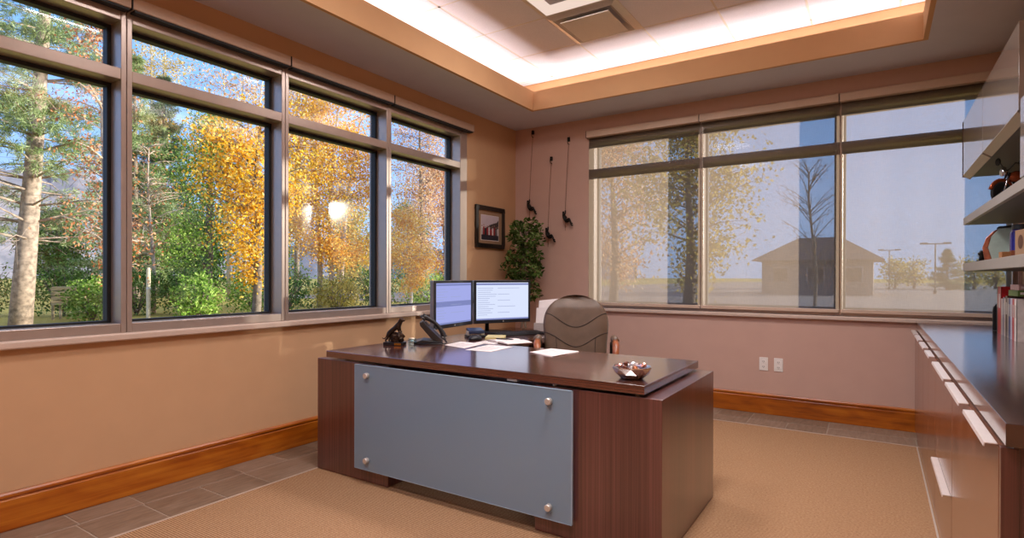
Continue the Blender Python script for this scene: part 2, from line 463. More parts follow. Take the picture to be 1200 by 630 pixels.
# windows ------------------------------------------------------------
def window_left(n, y0, y1, endcap):
    """one bay of the left band, aluminium frame with a transom; y0<y1"""
    w = struct_empty('window_%d' % n, (0, (y0 + y1) / 2, .905))
    a = y0 + .028; b = y1 - .028 if not endcap else y1 - .11
    f = MB(); x0, x1 = -.20, .004
    f.box(x0, x1, y0 + .0015, a, .905, 2.72); f.box(x0, x1, b, y1 - (.0015 if not endcap else 0), .905, 2.72)
    f.box(x0, x1 - .002, a, b, .905, .955); f.box(x0, x1 - .002, a, b, 2.62, 2.72); f.box(x0, x1 - .001, a, b, 2.295, 2.357)
    f.build('window_frame', 'frame', w, True, bevel=.003)
    gk = MB()
    for z0, z1 in ((.955, 2.295), (2.357, 2.62)):
        t = .022
        gk.box(-.165, -.112, a, a + t, z0, z1); gk.box(-.165, -.112, b - t, b, z0, z1)
        gk.box(-.165, -.112, a + t, b - t, z0, z0 + .012); gk.box(-.165, -.112, a + t, b - t, z1 - t, z1)
    gk.build('window_gasket', 'gasket', w, True)
    for z0, z1 in ((.967, 2.273), (2.369, 2.598)):
        MB().box(-.137, -.131, a + .02, b - .02, z0 - .004, z1 + .004).build('window_pane', 'glass', w, True)
ys = [-6.03, -5.003, -4.002, -3.005, -2.004, -.917]
for k in range(5): window_left(k + 1, ys[k], ys[k + 1], k == 4)

def window_back(n, x0, x1, l, r):
    w = struct_empty('window_%d' % n, ((x0 + x1) / 2, 0, .894))
    a = x0 + l; b = x1 - r
    f = MB(); y0, y1 = .028, .22
    f.box(x0, a, y0, y1, .894, 2.72); f.box(b, x1, y0, y1, .894, 2.72)
    f.box(a, b, y0 + .001, y1, .894, .95); f.box(a, b, y0 + .001, y1, 2.62, 2.72); f.box(a, b, y0 + .001, y1, 2.295, 2.357)
    f.build('window_frame', 'frame', w, True, bevel=.003)
    gk = MB()
    for z0, z1 in ((.95, 2.295), (2.357, 2.62)):
        t = .018
        gk.box(a, a + t, .12, .165, z0, z1); gk.box(b - t, b, .12, .165, z0, z1)
        gk.box(a + t, b - t, .12, .165, z0, z0 + .012); gk.box(a + t, b - t, .12, .165, z1 - t, z1)
    gk.build('window_gasket', 'gasket', w, True)
    for z0, z1 in ((.962, 2.277), (2.369, 2.602)):
        MB().box(a + .016, b - .016, .14, .146, z0 - .004, z1 + .004).build('window_pane', 'glass_back', w, True)
bx = [.93, 2.078, 3.222, 4.36]
window_back(6, bx[0], bx[1], .04, .025); window_back(7, bx[1], bx[2], .025, .025); window_back(8, bx[2], bx[3], .025, .03)

# roller blinds ------------------------------------------------------------
lab = {0: 'raised roller blind cassette over the window bay nearest the rear wall',
       1: 'raised roller blind cassette above the left window bay framing the big pine',
       2: 'raised roller blind cassette above the left wall bay with the green tree and golden maple',
       3: 'raised roller blind cassette above the left wall bay full of orange gold leaves',
       4: 'raised roller blind cassette above the narrow left wall bay nearest the corner'}
for k in range(5):
    a, b = ys[k] + .004, ys[k + 1] - .004
    if k == 4: b = -.89
    t = thing('roller_blind', lab[k], 'blind', (.03, (a + b) / 2, 2.675), group='raised roller blinds on the left wall')
    MB().box(.006, .072, a, b, 2.676, 2.742).build('cassette', 'cassette', t, True, bevel=.004)
    mb = MB(); mb.box(.0, .0735, a - .0035, a, 2.672, 2.744)
    mb.build('end_cap', 'dark', t, True)
    if k == 4:
        MB().box(.0, .0735, b, b + .004, 2.672, 2.744).build('end_cap', 'cassette', t, True)
    mb = MB(); mb.box(.012, .066, a + .01, b - .01, 2.664, 2.675); mb.build('bottom_rail', 'gasket', t, True)
fabs = [(.925, 2.0795), (2.093, 3.2225), (3.236, 4.318)]
cas = [(.92, 2.076), (2.083, 3.219), (3.226, 4.362)]
labb = ['lowered translucent roller blind on the back wall, nearest the rope climbers',
        'lowered translucent roller blind on the back wall, middle bay with the bare tree silhouette',
        'lowered translucent roller blind on the back wall, beside the shelves above the credenza']
for k in range(3):
    a, b = cas[k]; fa, fb = fabs[k]
    t = thing('roller_blind', labb[k], 'blind', ((a + b) / 2, -.03, 2.675), group='lowered roller blinds on the back wall')
    MB().box(a, b, -.066, -.004, 2.676, 2.742).build('cassette', 'cassette', t, True, bevel=.004)
    MB().box(a - .003, a, -.068, -.002, 2.672, 2.745).build('end_cap', 'dark', t, True)
    vs = []; fs = []; nx, nz = 48, 24
    for j in range(nz + 1):
        for i in range(nx + 1):
            u = i / nx; z = .95 + (2.69 - .95) * j / nz
            wv = .0035 * math.sin(u * 9 + k) + .002 * math.sin(u * 23 + k * 2)
            vs.append((fa + (fb - fa) * u, -.006 + wv * (1 - .5 * j / nz), z))
    for j in range(nz):
        for i in range(nx):
            q = j * (nx + 1) + i; fs.append((q, q + 1, q + nx + 2, q + nx + 1))
    MB().add(vs, fs).build('shade_fabric', 'fabric', t, True, smooth=True)
    MB().box(fa, fb, -.016, .004, .922, .952).build('bottom_rail', 'cassette', t, True, bevel=.003)

# ceiling fittings ------------------------------------------------------------
def cell(i, j): return gx[i], gx[i + 1], gy[j + 1], gy[j]
x0, x1, y0, y1 = cell(2, 2)
t = thing('air_diffuser', 'square grey metal air diffuser set in the ceiling tiles', 'vent', ((x0 + x1) / 2, (y0 + y1) / 2, ZC - .03))
def ring(mb, x0, x1, y0, y1, w, za, zb, zc=None):
    """sloped square ring: outer edge at za, inner edge at zb"""
    o = [(x0, y0, za), (x1, y0, za), (x1, y1, za), (x0, y1, za)]
    i = [(x0 + w, y0 + w, zb), (x1 - w, y0 + w, zb), (x1 - w, y1 - w, zb), (x0 + w, y1 - w, zb)]
    o2 = [(a, b, c + .006) for a, b, c in o]; i2 = [(a, b, c + .006) for a, b, c in i]
    vs = o + i + o2 + i2; fs = []
    for k in range(4):
        q = (k + 1) % 4
        fs += [(k, q, 4 + q, 4 + k), (8 + k, 12 + k, 12 + q, 8 + q), (k, 8 + k, 8 + q, q), (4 + k, 4 + q, 12 + q, 12 + k)]
    mb.add(vs, fs)
mb = MB(); ring(mb, x0 - .004, x1 + .004, y0 - .004, y1 + .004, .05, ZC - .004, ZC - .022); mb.build('diffuser_frame', 'steel', t, True)
mb = MB(); ring(mb, x0 + .05, x1 - .05, y0 + .05, y1 - .05, .055, ZC - .022, ZC + .03); mb.build('diffuser_throat', 'grid', t, True)
MB().box(x0 + .09, x1 - .09, y0 + .09, y1 - .09, ZC - .036, ZC - .028).build('diffuser_plaque', 'grid', t, True, bevel=.005)
MB().tube([((x0 + x1) / 2, (y0 + y1) / 2, ZC - .03), ((x0 + x1) / 2, (y0 + y1) / 2, ZC + .03)], .015, 8).build('diffuser_stem', 'dark', t, True)
M['reflector'] = emit('troffer_reflector', 'F2D8C8', 1.0)
M['lens'] = emit('troffer_lens', 'FFEADC', 1.6)
nm = {(2, 3): 'square recessed ceiling light with round lens, beside the air diffuser', (4, 3): 'added unseen recessed ceiling light nearest the wall cabinets and credenza front',
      (2, 6): 'added unseen recessed ceiling light over the carpet by the long left window', (4, 6): 'added unseen recessed ceiling light above the near end of the credenza',
      (2, 9): 'added unseen recessed ceiling light at the rear of the room, window side', (4, 9): 'added unseen recessed ceiling light at the rear of the room, credenza side'}
for (i, j) in sorted(FIX):
    x0, x1, y0, y1 = cell(i, j); cx, cyy = (x0 + x1) / 2, (y0 + y1) / 2
    t = thing('ceiling_light', nm[(i, j)], 'ceiling light', (cx, cyy, ZC - .01), group='recessed ceiling lights')
    mb = MB(); ring(mb, x0 + .004, x1 - .004, y0 + .004, y1 - .004, .03, ZC - .004, ZC - .008); mb.build('light_frame', 'grid', t, True)
    vs = []; fs = []; n = 20
    for a in range(n + 1):
        for b in range(n + 1):
            u = -1 + 2 * a / n; v = -1 + 2 * b / n; r = max(abs(u), abs(v))
            vs.append((cx + u * .265, cyy + v * .265, ZC - .008 + .075 * (1 - r ** 2.2)))
    for a in range(n):
        for b in range(n):
            q = a * (n + 1) + b; fs.append((q, q + n + 1, q + n + 2, q + 1))
    MB().add(vs, fs).build('reflector', 'reflector', t, True, smooth=True)
    MB().lathe([(.001, -.012), (.05, -.01), (.09, .005), (.105, .03), (.105, .05)], 32, Matrix.Translation((cx, cyy, ZC))).build('lens', 'lens', t, True, smooth=True)

# ------------------------------------------------------------------ the desk
dk = thing('executive_desk', 'large espresso wood executive desk with frosted glass front panel on the carpet', 'desk', (1.65, -2.7, 0))
YF = -3.128; YB = -2.24
MB().box(.511, 1.131, YF, YB, .003, .700).build('pedestal', 'desk_v', dk, True, bevel=.002)
MB().box(2.113, 2.734, YF, YB, .003, .700).build('pedestal', 'desk_v', dk, True, bevel=.002)
MB().box(.60, 2.658, YF - .006, YB - .025, .714, .753).build('desktop', 'desk_h', dk, True, bevel=.002)
MB().box(1.131, 2.113, -2.62, -2.60, .16, .66).build('modesty_panel', 'desk_v', dk, True, bevel=.001)
MB().box(.66, 1.36, YB - .025, -1.12, .714, .753).build('return_top', 'desk_h', dk, True, bevel=.002)
mb = MB(); mb.box(.74, 1.30, -1.18, -1.15, .003, .714); mb.box(.70, .74, -2.2, -1.15, .25, .714); mb.build('return_panel', 'desk_v', dk, True, bevel=.001)
gp = MB().box(.892, 2.326, YF - .034, YF - .024, .087, .697).build('glass_panel', 'frosted', dk, True)
mb = MB()
for x0, x1, z0, z1 in ((.890, .892, .085, .699), (2.326, 2.329, .085, .699), (.890, 2.329, .0845, .087), (.890, 2.329, .697, .699)):
    mb.box(x0, x1, YF - .0345, YF - .0235, z0, z1)
mb.build('polished_edge', 'glass_edge', gp, world=True)
for x in (1.0, 2.212):
    for z in (.146, .640):
        m = Matrix.Translation((x, YF, z)) @ Matrix.Rotation(PI / 2, 4, 'X')
        k = MB().lathe([(.001, .058), (.014, .058), (.0165, .055), (.0165, .036), (.009, .0345), (.009, 0)], 20, m).build('standoff', 'steel', dk, True, smooth=False)
for x, y in ((.70, -3.05), (1.05, -3.05), (2.20, -3.09), (2.60, -3.06), (.70, -2.34), (2.60, -2.34)):
    MB().lathe([(.011, .6995), (.011, .7145)], 16, Matrix.Translation((x, y, 0))).build('spacer', 'steel', dk, True)
for x in (1.98,):
    mb = MB(); mb.box(x - .03, x + .03, YF + .0, YF + .03, .702, .714); mb.build('bracket', 'steel', dk, True, bevel=.002)

# ------------------------------------------------------------------ monitors on a shared stand
ZM0, ZM1 = .832, 1.188
def monitor(p0, p1, label, scr, rows):
    """p0 left lower corner seen from the camera side, p1 right"""
    a = Vector((*p0, 0)); b = Vector((*p1, 0)); w = (b - a).length
    ang = math.atan2((b - a).y, (b - a).x); c = (a + b) / 2
    t = thing('monitor', label, 'monitor', (c.x, c.y, ZM0), ang, 'paired desktop monitors')
    h = ZM1 - ZM0; hw = w / 2
    MB().box(-hw, hw, .004, .04, 0, h).build('housing', 'mon_side', t, bevel=.006)
    mb = MB(); e = .02
    mb.box(-hw + .002, hw - .002, -.004, .006, 0.002, .030); mb.box(-hw + .002, hw - .002, -.004, .006, h - e, h - .002)
    mb.box(-hw + .002, -hw + e, -.004, .006, .03, h - e); mb.box(hw - e, hw - .002, -.004, .006, .03, h - e)
    mb.build('bezel', 'bezel', t, bevel=.002)
    s = MB().box(-hw + e, hw - e, .0, .003, .03, h - e).build('screen', scr, t)
    MB().box(-hw + e, hw - e, -.0006, 0, h - e - .02, h - e - .006).build('toolbar', 'screen_bar', s)
    MB().box(-hw + e, hw - e, -.0006, 0, .03, .042).build('taskbar', 'screen_bar', s)
    if scr == 'screen_a': MB().box(-hw + e, hw - e, -.0006, 0, h * .45, h * .56).build('highlight_band', 'screen_bar', s)
    mb = MB()
    for k in range(rows):
        z = h - e - .045 - k * (h - .12) / rows
        mb.box(-hw + e + .015, -hw + e + .015 + w * random.uniform(.15, .33), -.0006, 0, z - .0016, z + .0016)
        if k % 3 == 0: mb.box(-hw + e + .2, -hw + e + .2 + w * random.uniform(.2, .4), -.0006, 0, z - .0016, z + .0016)
    mb.build('text_rows', 'screen_line', s)
    MB().lathe([(.001, 0), (.005, 0), (.005, .002)], 16, Matrix.Translation((0, -.0055, .016)) @ Matrix.Rotation(PI / 2, 4, 'X')).build('badge', 'steel', t)
    MB().box(-.05, .05, .04, .055, h * .4, h * .68).build('mount_plate', 'dark', t, bevel=.002)
    return t
monitor((.818, -2.361), (.752, -1.822), 'desktop monitor with lilac screen beside the black phone', 'screen_a', 12)
monitor((.752, -1.796), (.990, -1.311), 'desktop monitor with white screen beside the leather chair', 'screen_b', 14)
st = thing('monitor_stand', 'black post stand carrying the two monitors on the desk return', 'stand', (.742, -1.60, .753))
mb = MB(); mb.box(-.05, .17, -.12, .12, 0, .012); mb.build('base_plate', 'black', st, bevel=.004)
MB().tube([(0, .0, .012), (0, .0, .30)], .017, 16).build('post', 'black', st, smooth=True)
MB().tube([(-.032, -.48, .27), (-.045, -.25, .265), (0, 0, .255), (.068, .073, .268)], .011, 12).build('cross_arm', 'black', st, smooth=True)

# ------------------------------------------------------------------ desk things
def cat():
    t = thing('cat_figurine', 'dark bronze figurine of a big cat standing over rocks on a black base', 'figurine', (.752, -2.69, .753), .35)
    MB().prism([(-.07, -.035), (.07, -.035), (.07, .035), (-.07, .035)], 0, .022, 'Z').build('base', 'black', t, bevel=.003)
    M['brass'] = plain('brass_plaque', 'B07A2E', .3, .8, vary=.1)
    MB().box(.012, .060, -.0372, -.034, .004, .018).build('plaque', 'brass', t)
    bm = bmesh.new(); bmesh.ops.create_icosphere(bm, subdivisions=3, radius=1)
    for v in bm.verts:
        p = v.co; k = 1 + .22 * math.sin(p.x * 7 + p.z * 5) * math.cos(p.y * 6 + 1) + .1 * math.sin(p.z * 13 + p.x * 11)
        v.co = Vector((p.x * .05 * k + .012 + max(0, p.z) * .018, p.y * .026 * k, .046 + p.z * .044 * k))
        v.co.z = max(v.co.z, .021)
    me = bpy.data.meshes.new('rock'); bm.to_mesh(me); bm.free()
    o = bpy.data.objects.new('rock', me); C.objects.link(o); o.parent = t; me.materials.append(M['bronze'])
    V = [(-.032, 0, .092), (.0, 0, .112), (.028, 0, .138), (.040, 0, .158), (.046, 0, .172), (.064, 0, .170), (.074, 0, .164),      # pelvis..head..muzzle
         (-.040, .012, .076), (-.034, .014, .05), (-.050, .014, .035), (-.044, .014, .020),                                    # hind leg
         (-.040, -.012, .072), (-.046, -.014, .046), (-.062, -.014, .034), (-.056, -.014, .020),
         (.030, .012, .116), (.034, .013, .096), (.046, .013, .086), (.030, -.012, .116), (.036, -.013, .094), (.050, -.013, .083),
         (-.052, 0, .080), (-.064, 0, .052), (-.078, 0, .040), (-.092, 0, .048), (.040, .009, .186), (.040, -.009, .186)]
    Eg = [(0, 1), (1, 2), (2, 3), (3, 4), (4, 5), (5, 6), (0, 7), (7, 8), (8, 9), (9, 10), (0, 11), (11, 12), (12, 13), (13, 14),
          (2, 15), (15, 16), (16, 17), (2, 18), (18, 19), (19, 20), (0, 21), (21, 22), (22, 23), (23, 24), (4, 25), (4, 26)]
    Rd = [.019, .018, .021, .014, .0135, .0085, .006, .013, .008, .0055, .006, .013, .008, .0055, .006, .011, .007, .007, .011, .007, .007,
          .006, .0045, .004, .003, .003, .003]
    skin('cat', V, Eg, Rd, 'bronze', t, 2)
cat()
M['cube_glass'] = pane_mat('cube_glass', (.82, .95, .97), 4)
t = thing('glass_cube', 'small clear glass cube on the desk beside the cat figurine', 'paperweight', (.838, -2.612, .753), .25)
MB().box(-.021, .021, -.021, .021, .0005, .045).build('block', 'cube_glass', t, bevel=.003)
M['etch'] = plain('etched_core', 'BFD6DA', .6, vary=.3, vscale=60)
MB().lathe([(.001, .012), (.011, .017), (.014, .024), (.011, .031), (.001, .036)], 14).build('etched_globe', 'etch', t, smooth=True)

def phone():
    t = thing('desk_phone', 'black office desk phone tilted up beside the left monitor', 'phone', (.858, -2.468, .753), math.radians(38))
    # local +x points to the user, the set leans back towards -x
    MB().prism([(-.095, 0), (.09, 0), (.10, .008), (.09, .018), (.02, .022), (-.04, .03), (-.095, .012)], -.085, .085, 'Y').build('foot', 'black', t, bevel=.003)
    b = MB().prism([(.085, .014), (.098, .024), (-.035, .158), (-.058, .150), (-.052, .125), (.03, .03)], -.085, .085, 'Y').build('body', 'dark', t, bevel=.004)
    nx, nz = .71, .70
    mb = MB()
    for r in range(4):
        for c in range(3):
            u = .02 + r * .017; cx = .085 - u * .7 ; cz = .036 + u * .71
            mb.box(-.003, .003, -.0085, .0085, -.0055, .0055, Matrix.Translation((cx + .003, .018 + c * .024, cz + .003)) @ Matrix.Rotation(-PI / 4, 4, 'Y'))
    mb.build('keypad', 'mon_side', b)
    MB().box(-.002, .002, -.04, .04, -.02, .02, Matrix.Translation((-.008, .03, .134)) @ Matrix.Rotation(-PI / 4, 4, 'Y')).build('display', 'slot', b)
    pts = []; rs = []
    for k in range(13):
        s = k / 12; x = .112 - s * .150; z = .046 + s * .146
        bow = math.sin(s * PI) * .026
        pts.append((x + bow * .7, -.055, z + bow * .7)); rs.append(.021 - .008 * math.sin(s * PI))
    h = MB().tube(pts, rs, 12).build('handset', 'black', t, smooth=True, bevel=0)
    for s in (0, 1):
        mb = MB(); x = .104 - s * .14; z = .040 + s * .138
        mb.lathe([(.001, 0), (.023, 0), (.024, .006), (.02, .016), (.001, .018)], 18, Matrix.Translation((x - .004, -.055, z - .004)) @ Matrix.Rotation(PI / 4, 4, 'Y'))
        mb.build('ear_cup', 'dark', h, smooth=True)
    MB().tube([(.11, -.06, .03), (.13, -.08, .012), (.12, -.11, .006), (.05, -.115, .006), (-.06, -.1, .006)], .004, 8).build('cord', 'black', t, smooth=True)
phone()

def sheet(name, label, corners, z, m='paper', lines=0, n=1, group=None, cat='paper'):
    c = np.mean(np.array(corners), axis=0)
    t = thing(name, label, cat, (c[0], c[1], z), 0, group)
    mb = MB(); q = [(x - c[0], y - c[1]) for x, y in corners]
    for k in range(n):
        a = k * .03; co, si = math.cos(a), math.sin(a)
        mb.prism([(x * co - y * si, x * si + y * co) for x, y in q], k * .0016, k * .0016 + .0013, 'Z')
    mb.build('sheet' if n == 1 else 'sheets', m, t)
    if lines:
        mb = MB(); q = [Vector((*p, 0)) for p in q]; zt = n * .0016 + .0002
        for k in range(lines):
            f = .15 + .7 * k / lines
            a = q[0].lerp(q[3], f); b = q[1].lerp(q[2], f)
            p0 = a.lerp(b, .12); p1 = a.lerp(b, random.uniform(.55, .86)); d = (q[3] - q[0]).normalized() * .002
            mb.prism([tuple((p0 - d).xy), tuple((p1 - d).xy), tuple((p1 + d).xy), tuple((p0 + d).xy)], zt - .0003, zt, 'Z')
        mb.build('print', 'ink', t)
    return t
sheet('paper_stack', 'white paper stack lying alone on the desk in front of the chair', [(1.705, -2.50), (1.74, -2.275), (1.945, -2.31), (1.905, -2.585)], .7532, lines=6, n=3)
sheet('paper_sheet', 'loose white sheet on the desktop nearest the phone', [(1.03, -2.50), (1.0, -2.285), (1.21, -2.30), (1.25, -2.565)], .7532, lines=7, group='loose sheets on the desk')
sheet('paper_sheet', 'loose white sheet on the desktop between the phone sheet and the lone paper stack', [(1.30, -2.62), (1.275, -2.33), (1.47, -2.33), (1.49, -2.61)], .7532, lines=7, group='loose sheets on the desk')
sheet('paper_sheet', 'white sheet half under the notebook at the back edge of the desktop', [(1.12, -2.29), (1.10, -2.05), (1.25, -2.03), (1.28, -2.28)], .7532, lines=5, group='loose sheets on the desk')

t = thing('notepad', 'yellow legal pad lying tilted on the desk return below the white screen', 'notepad', (1.055, -1.925, .7532), .5)
MB().box(-.07, .07, -.10, .10, 0, .012).build('pages', 'paper_y', t)
MB().box(-.071, .071, .085, .104, .0, .0145).build('binding', 'dark', t)
mb = MB()
for k in range(8): mb.box(-.065, .065, -.09 + k * .02, -.0885 + k * .02, .0118, .0123)
mb.build('ruled_lines', 'ink', t)
t = thing('notebook', 'open white notebook with tan cover near the chair arm', 'notebook', (1.30, -2.11, .7534), -.45)
MB().box(-.15, .15, -.105, .105, 0, .004).build('cover', 'pot', t)
mb = MB()
for s in (-1, 1):
    prof = [(s * .002, .004), (s * .145, .004), (s * .145, .008), (s * .09, .014), (s * .03, .016), (s * .002, .009)]
    mb.prism(prof, -.1, .1, 'Y')
mb.build('pages', 'paper', t)
t = thing('pen', 'dark ballpoint pen lying on the open notebook', 'pen', (1.27, -2.12, .7745), .2)
MB().tube([(-.07, 0, 0), (-.06, 0, 0), (.05, 0, 0), (.066, 0, 0)], [.003, .0045, .0045, .001], 10).build('barrel', 'black', t, smooth=True)
MB().box(-.065, -.03, -.0012, .0012, .004, .0065).build('clip', 'steel', t)

t = thing('hole_punch', 'dark blue desk hole punch under the gap between the monitors', 'hole punch', (.905, -1.985, .753), .9)
M['navy'] = plain('navy_plastic', '1F2C4A', .35, vary=.1)
MB().box(-.075, .075, -.045, .045, 0, .018).build('base', 'black', t, bevel=.004)
MB().prism([(-.05, .03), (-.05, .055), (.05, .07), (.06, .055), (.0, .03)], -.06, .06, 'X').build('lever', 'navy', t, bevel=.006)
mb = MB(); mb.box(-.065, -.035, -.03, .035, .018, .05); mb.box(.035, .065, -.03, .035, .018, .05); mb.build('punch_block', 'steel', t, bevel=.003)
t = thing('mouse', 'black computer mouse between the hole punch and the yellow pad', 'mouse', (1.02, -2.14, .7548), 1.2)
vs = MB().lathe([(.001, .032), (.014, .031), (.027, .024), (.033, .012), (.034, .002), (.030, .0)], 24, Matrix.Diagonal((1.65, 1, 1, 1)))
vs.build('shell', 'black', t, smooth=True)
MB().tube([(.02, -.004, .033), (.03, -.004, .031), (.03, .004, .031), (.02, .004, .033)], .003, 6).build('scroll_wheel', 'mon_side', t)
t = thing('keyboard', 'slim black keyboard under the white screen monitor', 'keyboard', (1.09, -1.62, .753), math.atan2(.485, .238))
MB().prism([(-.07, .0), (.07, 0), (.07, .022), (-.07, .012)], -.2, .2, 'X').build('case', 'black', t, bevel=.003)
mb = MB()
for r in range(5):
    for c in range(14):
        y = -.055 + r * .0225; mb.box(-.19 + c * .0268, -.168 + c * .0268, y, y + .018, .012 + (y + .07) * .07, .018 + (y + .07) * .07)
mb.build('keys', 'dark', t)
t = thing('document_sorter', 'white sheets leaning in a desktop sorter behind the white screen', 'file sorter', (1.13, -1.23, .753), .2)
MB().box(-.12, .12, -.05, .06, 0, .01).build('tray', 'steel', t, bevel=.002)
mb = MB(); mb.box(-.12, .12, -.05, -.045, .01, .07); mb.box(-.12, .12, .055, .06, .01, .13); mb.build('divider', 'steel', t)
for k, (tilt, hh, ww) in enumerate(((.12, .20, .11), (.20, .27, .105), (.28, .22, .115))):
    m = Matrix.Translation((0, -.03 + k * .03, .0112)) @ Matrix.Rotation(-tilt, 4, 'X')
    MB().prism([(-ww, 0), (ww, 0), (ww, hh * .8), (ww * .6, hh), (-ww, hh * .93)], -.0012, .0012, 'Y', m).build('paper', 'paper', t)

# candy bowl
t = thing('candy_bowl', 'faceted silver bowl holding wrapped sweets on the desk corner', 'bowl', (2.545, -2.985, .7532))
vs = []; fs = []; n = 10
prof = [(.050, 0, 0), (.078, .024, .5), (.092, .052, 0), (.092, .056, 0)]
for r, z, ph in prof:
    for k in range(n): a = 2 * PI * (k + ph) / n; vs.append((r * math.cos(a), r * math.sin(a), z))
for k in range(n):
    q = (k + 1) % n
    fs += [(k, q, n + k), (q, n + q, n + k), (n + k, n + q, 2 * n + q), (n + k, 2 * n + q, 2 * n + k), (2 * n + k, 2 * n + q, 3 * n + q, 3 * n + k)]
fs.append(tuple(range(n))[::-1])
m = len(vs)
for r, z, ph in [(.088, .056, 0), (.074, .026, .5), (.047, .004, 0)]:
    for k in range(n): a = 2 * PI * (k + ph) / n; vs.append((r * math.cos(a), r * math.sin(a), z))
for k in range(n):
    q = (k + 1) % n
    fs += [(3 * n + k, 3 * n + q, m + q, m + k), (m + k, m + q, m + n + k), (m + q, m + n + q, m + n + k), (m + n + k, m + n + q, m + 2 * n + q), (m + n + k, m + 2 * n + q, m + 2 * n + k)]
fs.append(tuple(range(m + 2 * n, m + 3 * n)))
MB().add(vs, fs).build('shell', 'silver', t)
cands = [('rose wrapper', 'C98A7A'), ('silver wrapper', 'C8C4D8'), ('brown wrapper', '6B3A2A'), ('white wrapper', 'ECE6EA'), ('copper wrapper', 'A8643F'), ('lilac wrapper', 'B9B2DC')]
spots = [(-.055, -.01), (-.036, .036), (-.018, -.042), (.008, .0), (.03, -.036), (.036, .03), (.058, .0), (-.002, .05), (-.026, -.002)]
for k, (x, y) in enumerate(spots):
    nmx, hx = cands[k % len(cands)]
    m = plain('wrapper_%d' % k, hx, .2, .4, vary=.2, vscale=200)
    top = k in (3, 6, 8)
    where = ['by the left rim', 'by the back left rim', 'by the front left', 'heaped highest', 'by the front right', 'by the back right', 'by the right rim', 'at the far rim', 'left of the middle'][k]
    c = thing('wrapped_sweet', 'small wrapped sweet in %s, %s of the silver bowl' % (nmx, where), 'sweet', (2.545 + x, -2.985 + y, .7532 + (.052 if not top else .064)), k * 1.3, 'wrapped sweets in the silver bowl')
    MB().lathe([(.001, -.014), (.009, -.010), (.013, 0), (.009, .010), (.001, .014)], 8, Matrix.Rotation(PI / 2, 4, 'Y')).build('candy', m, c)
    mb = MB()
    for s in (-1, 1): mb.add([(s * .010, 0, 0), (s * .024, .010, .004), (s * .026, 0, -.004), (s * .024, -.010, .004)], [(0, 1, 2), (0, 2, 3)])
    mb.build('twist', m, c)

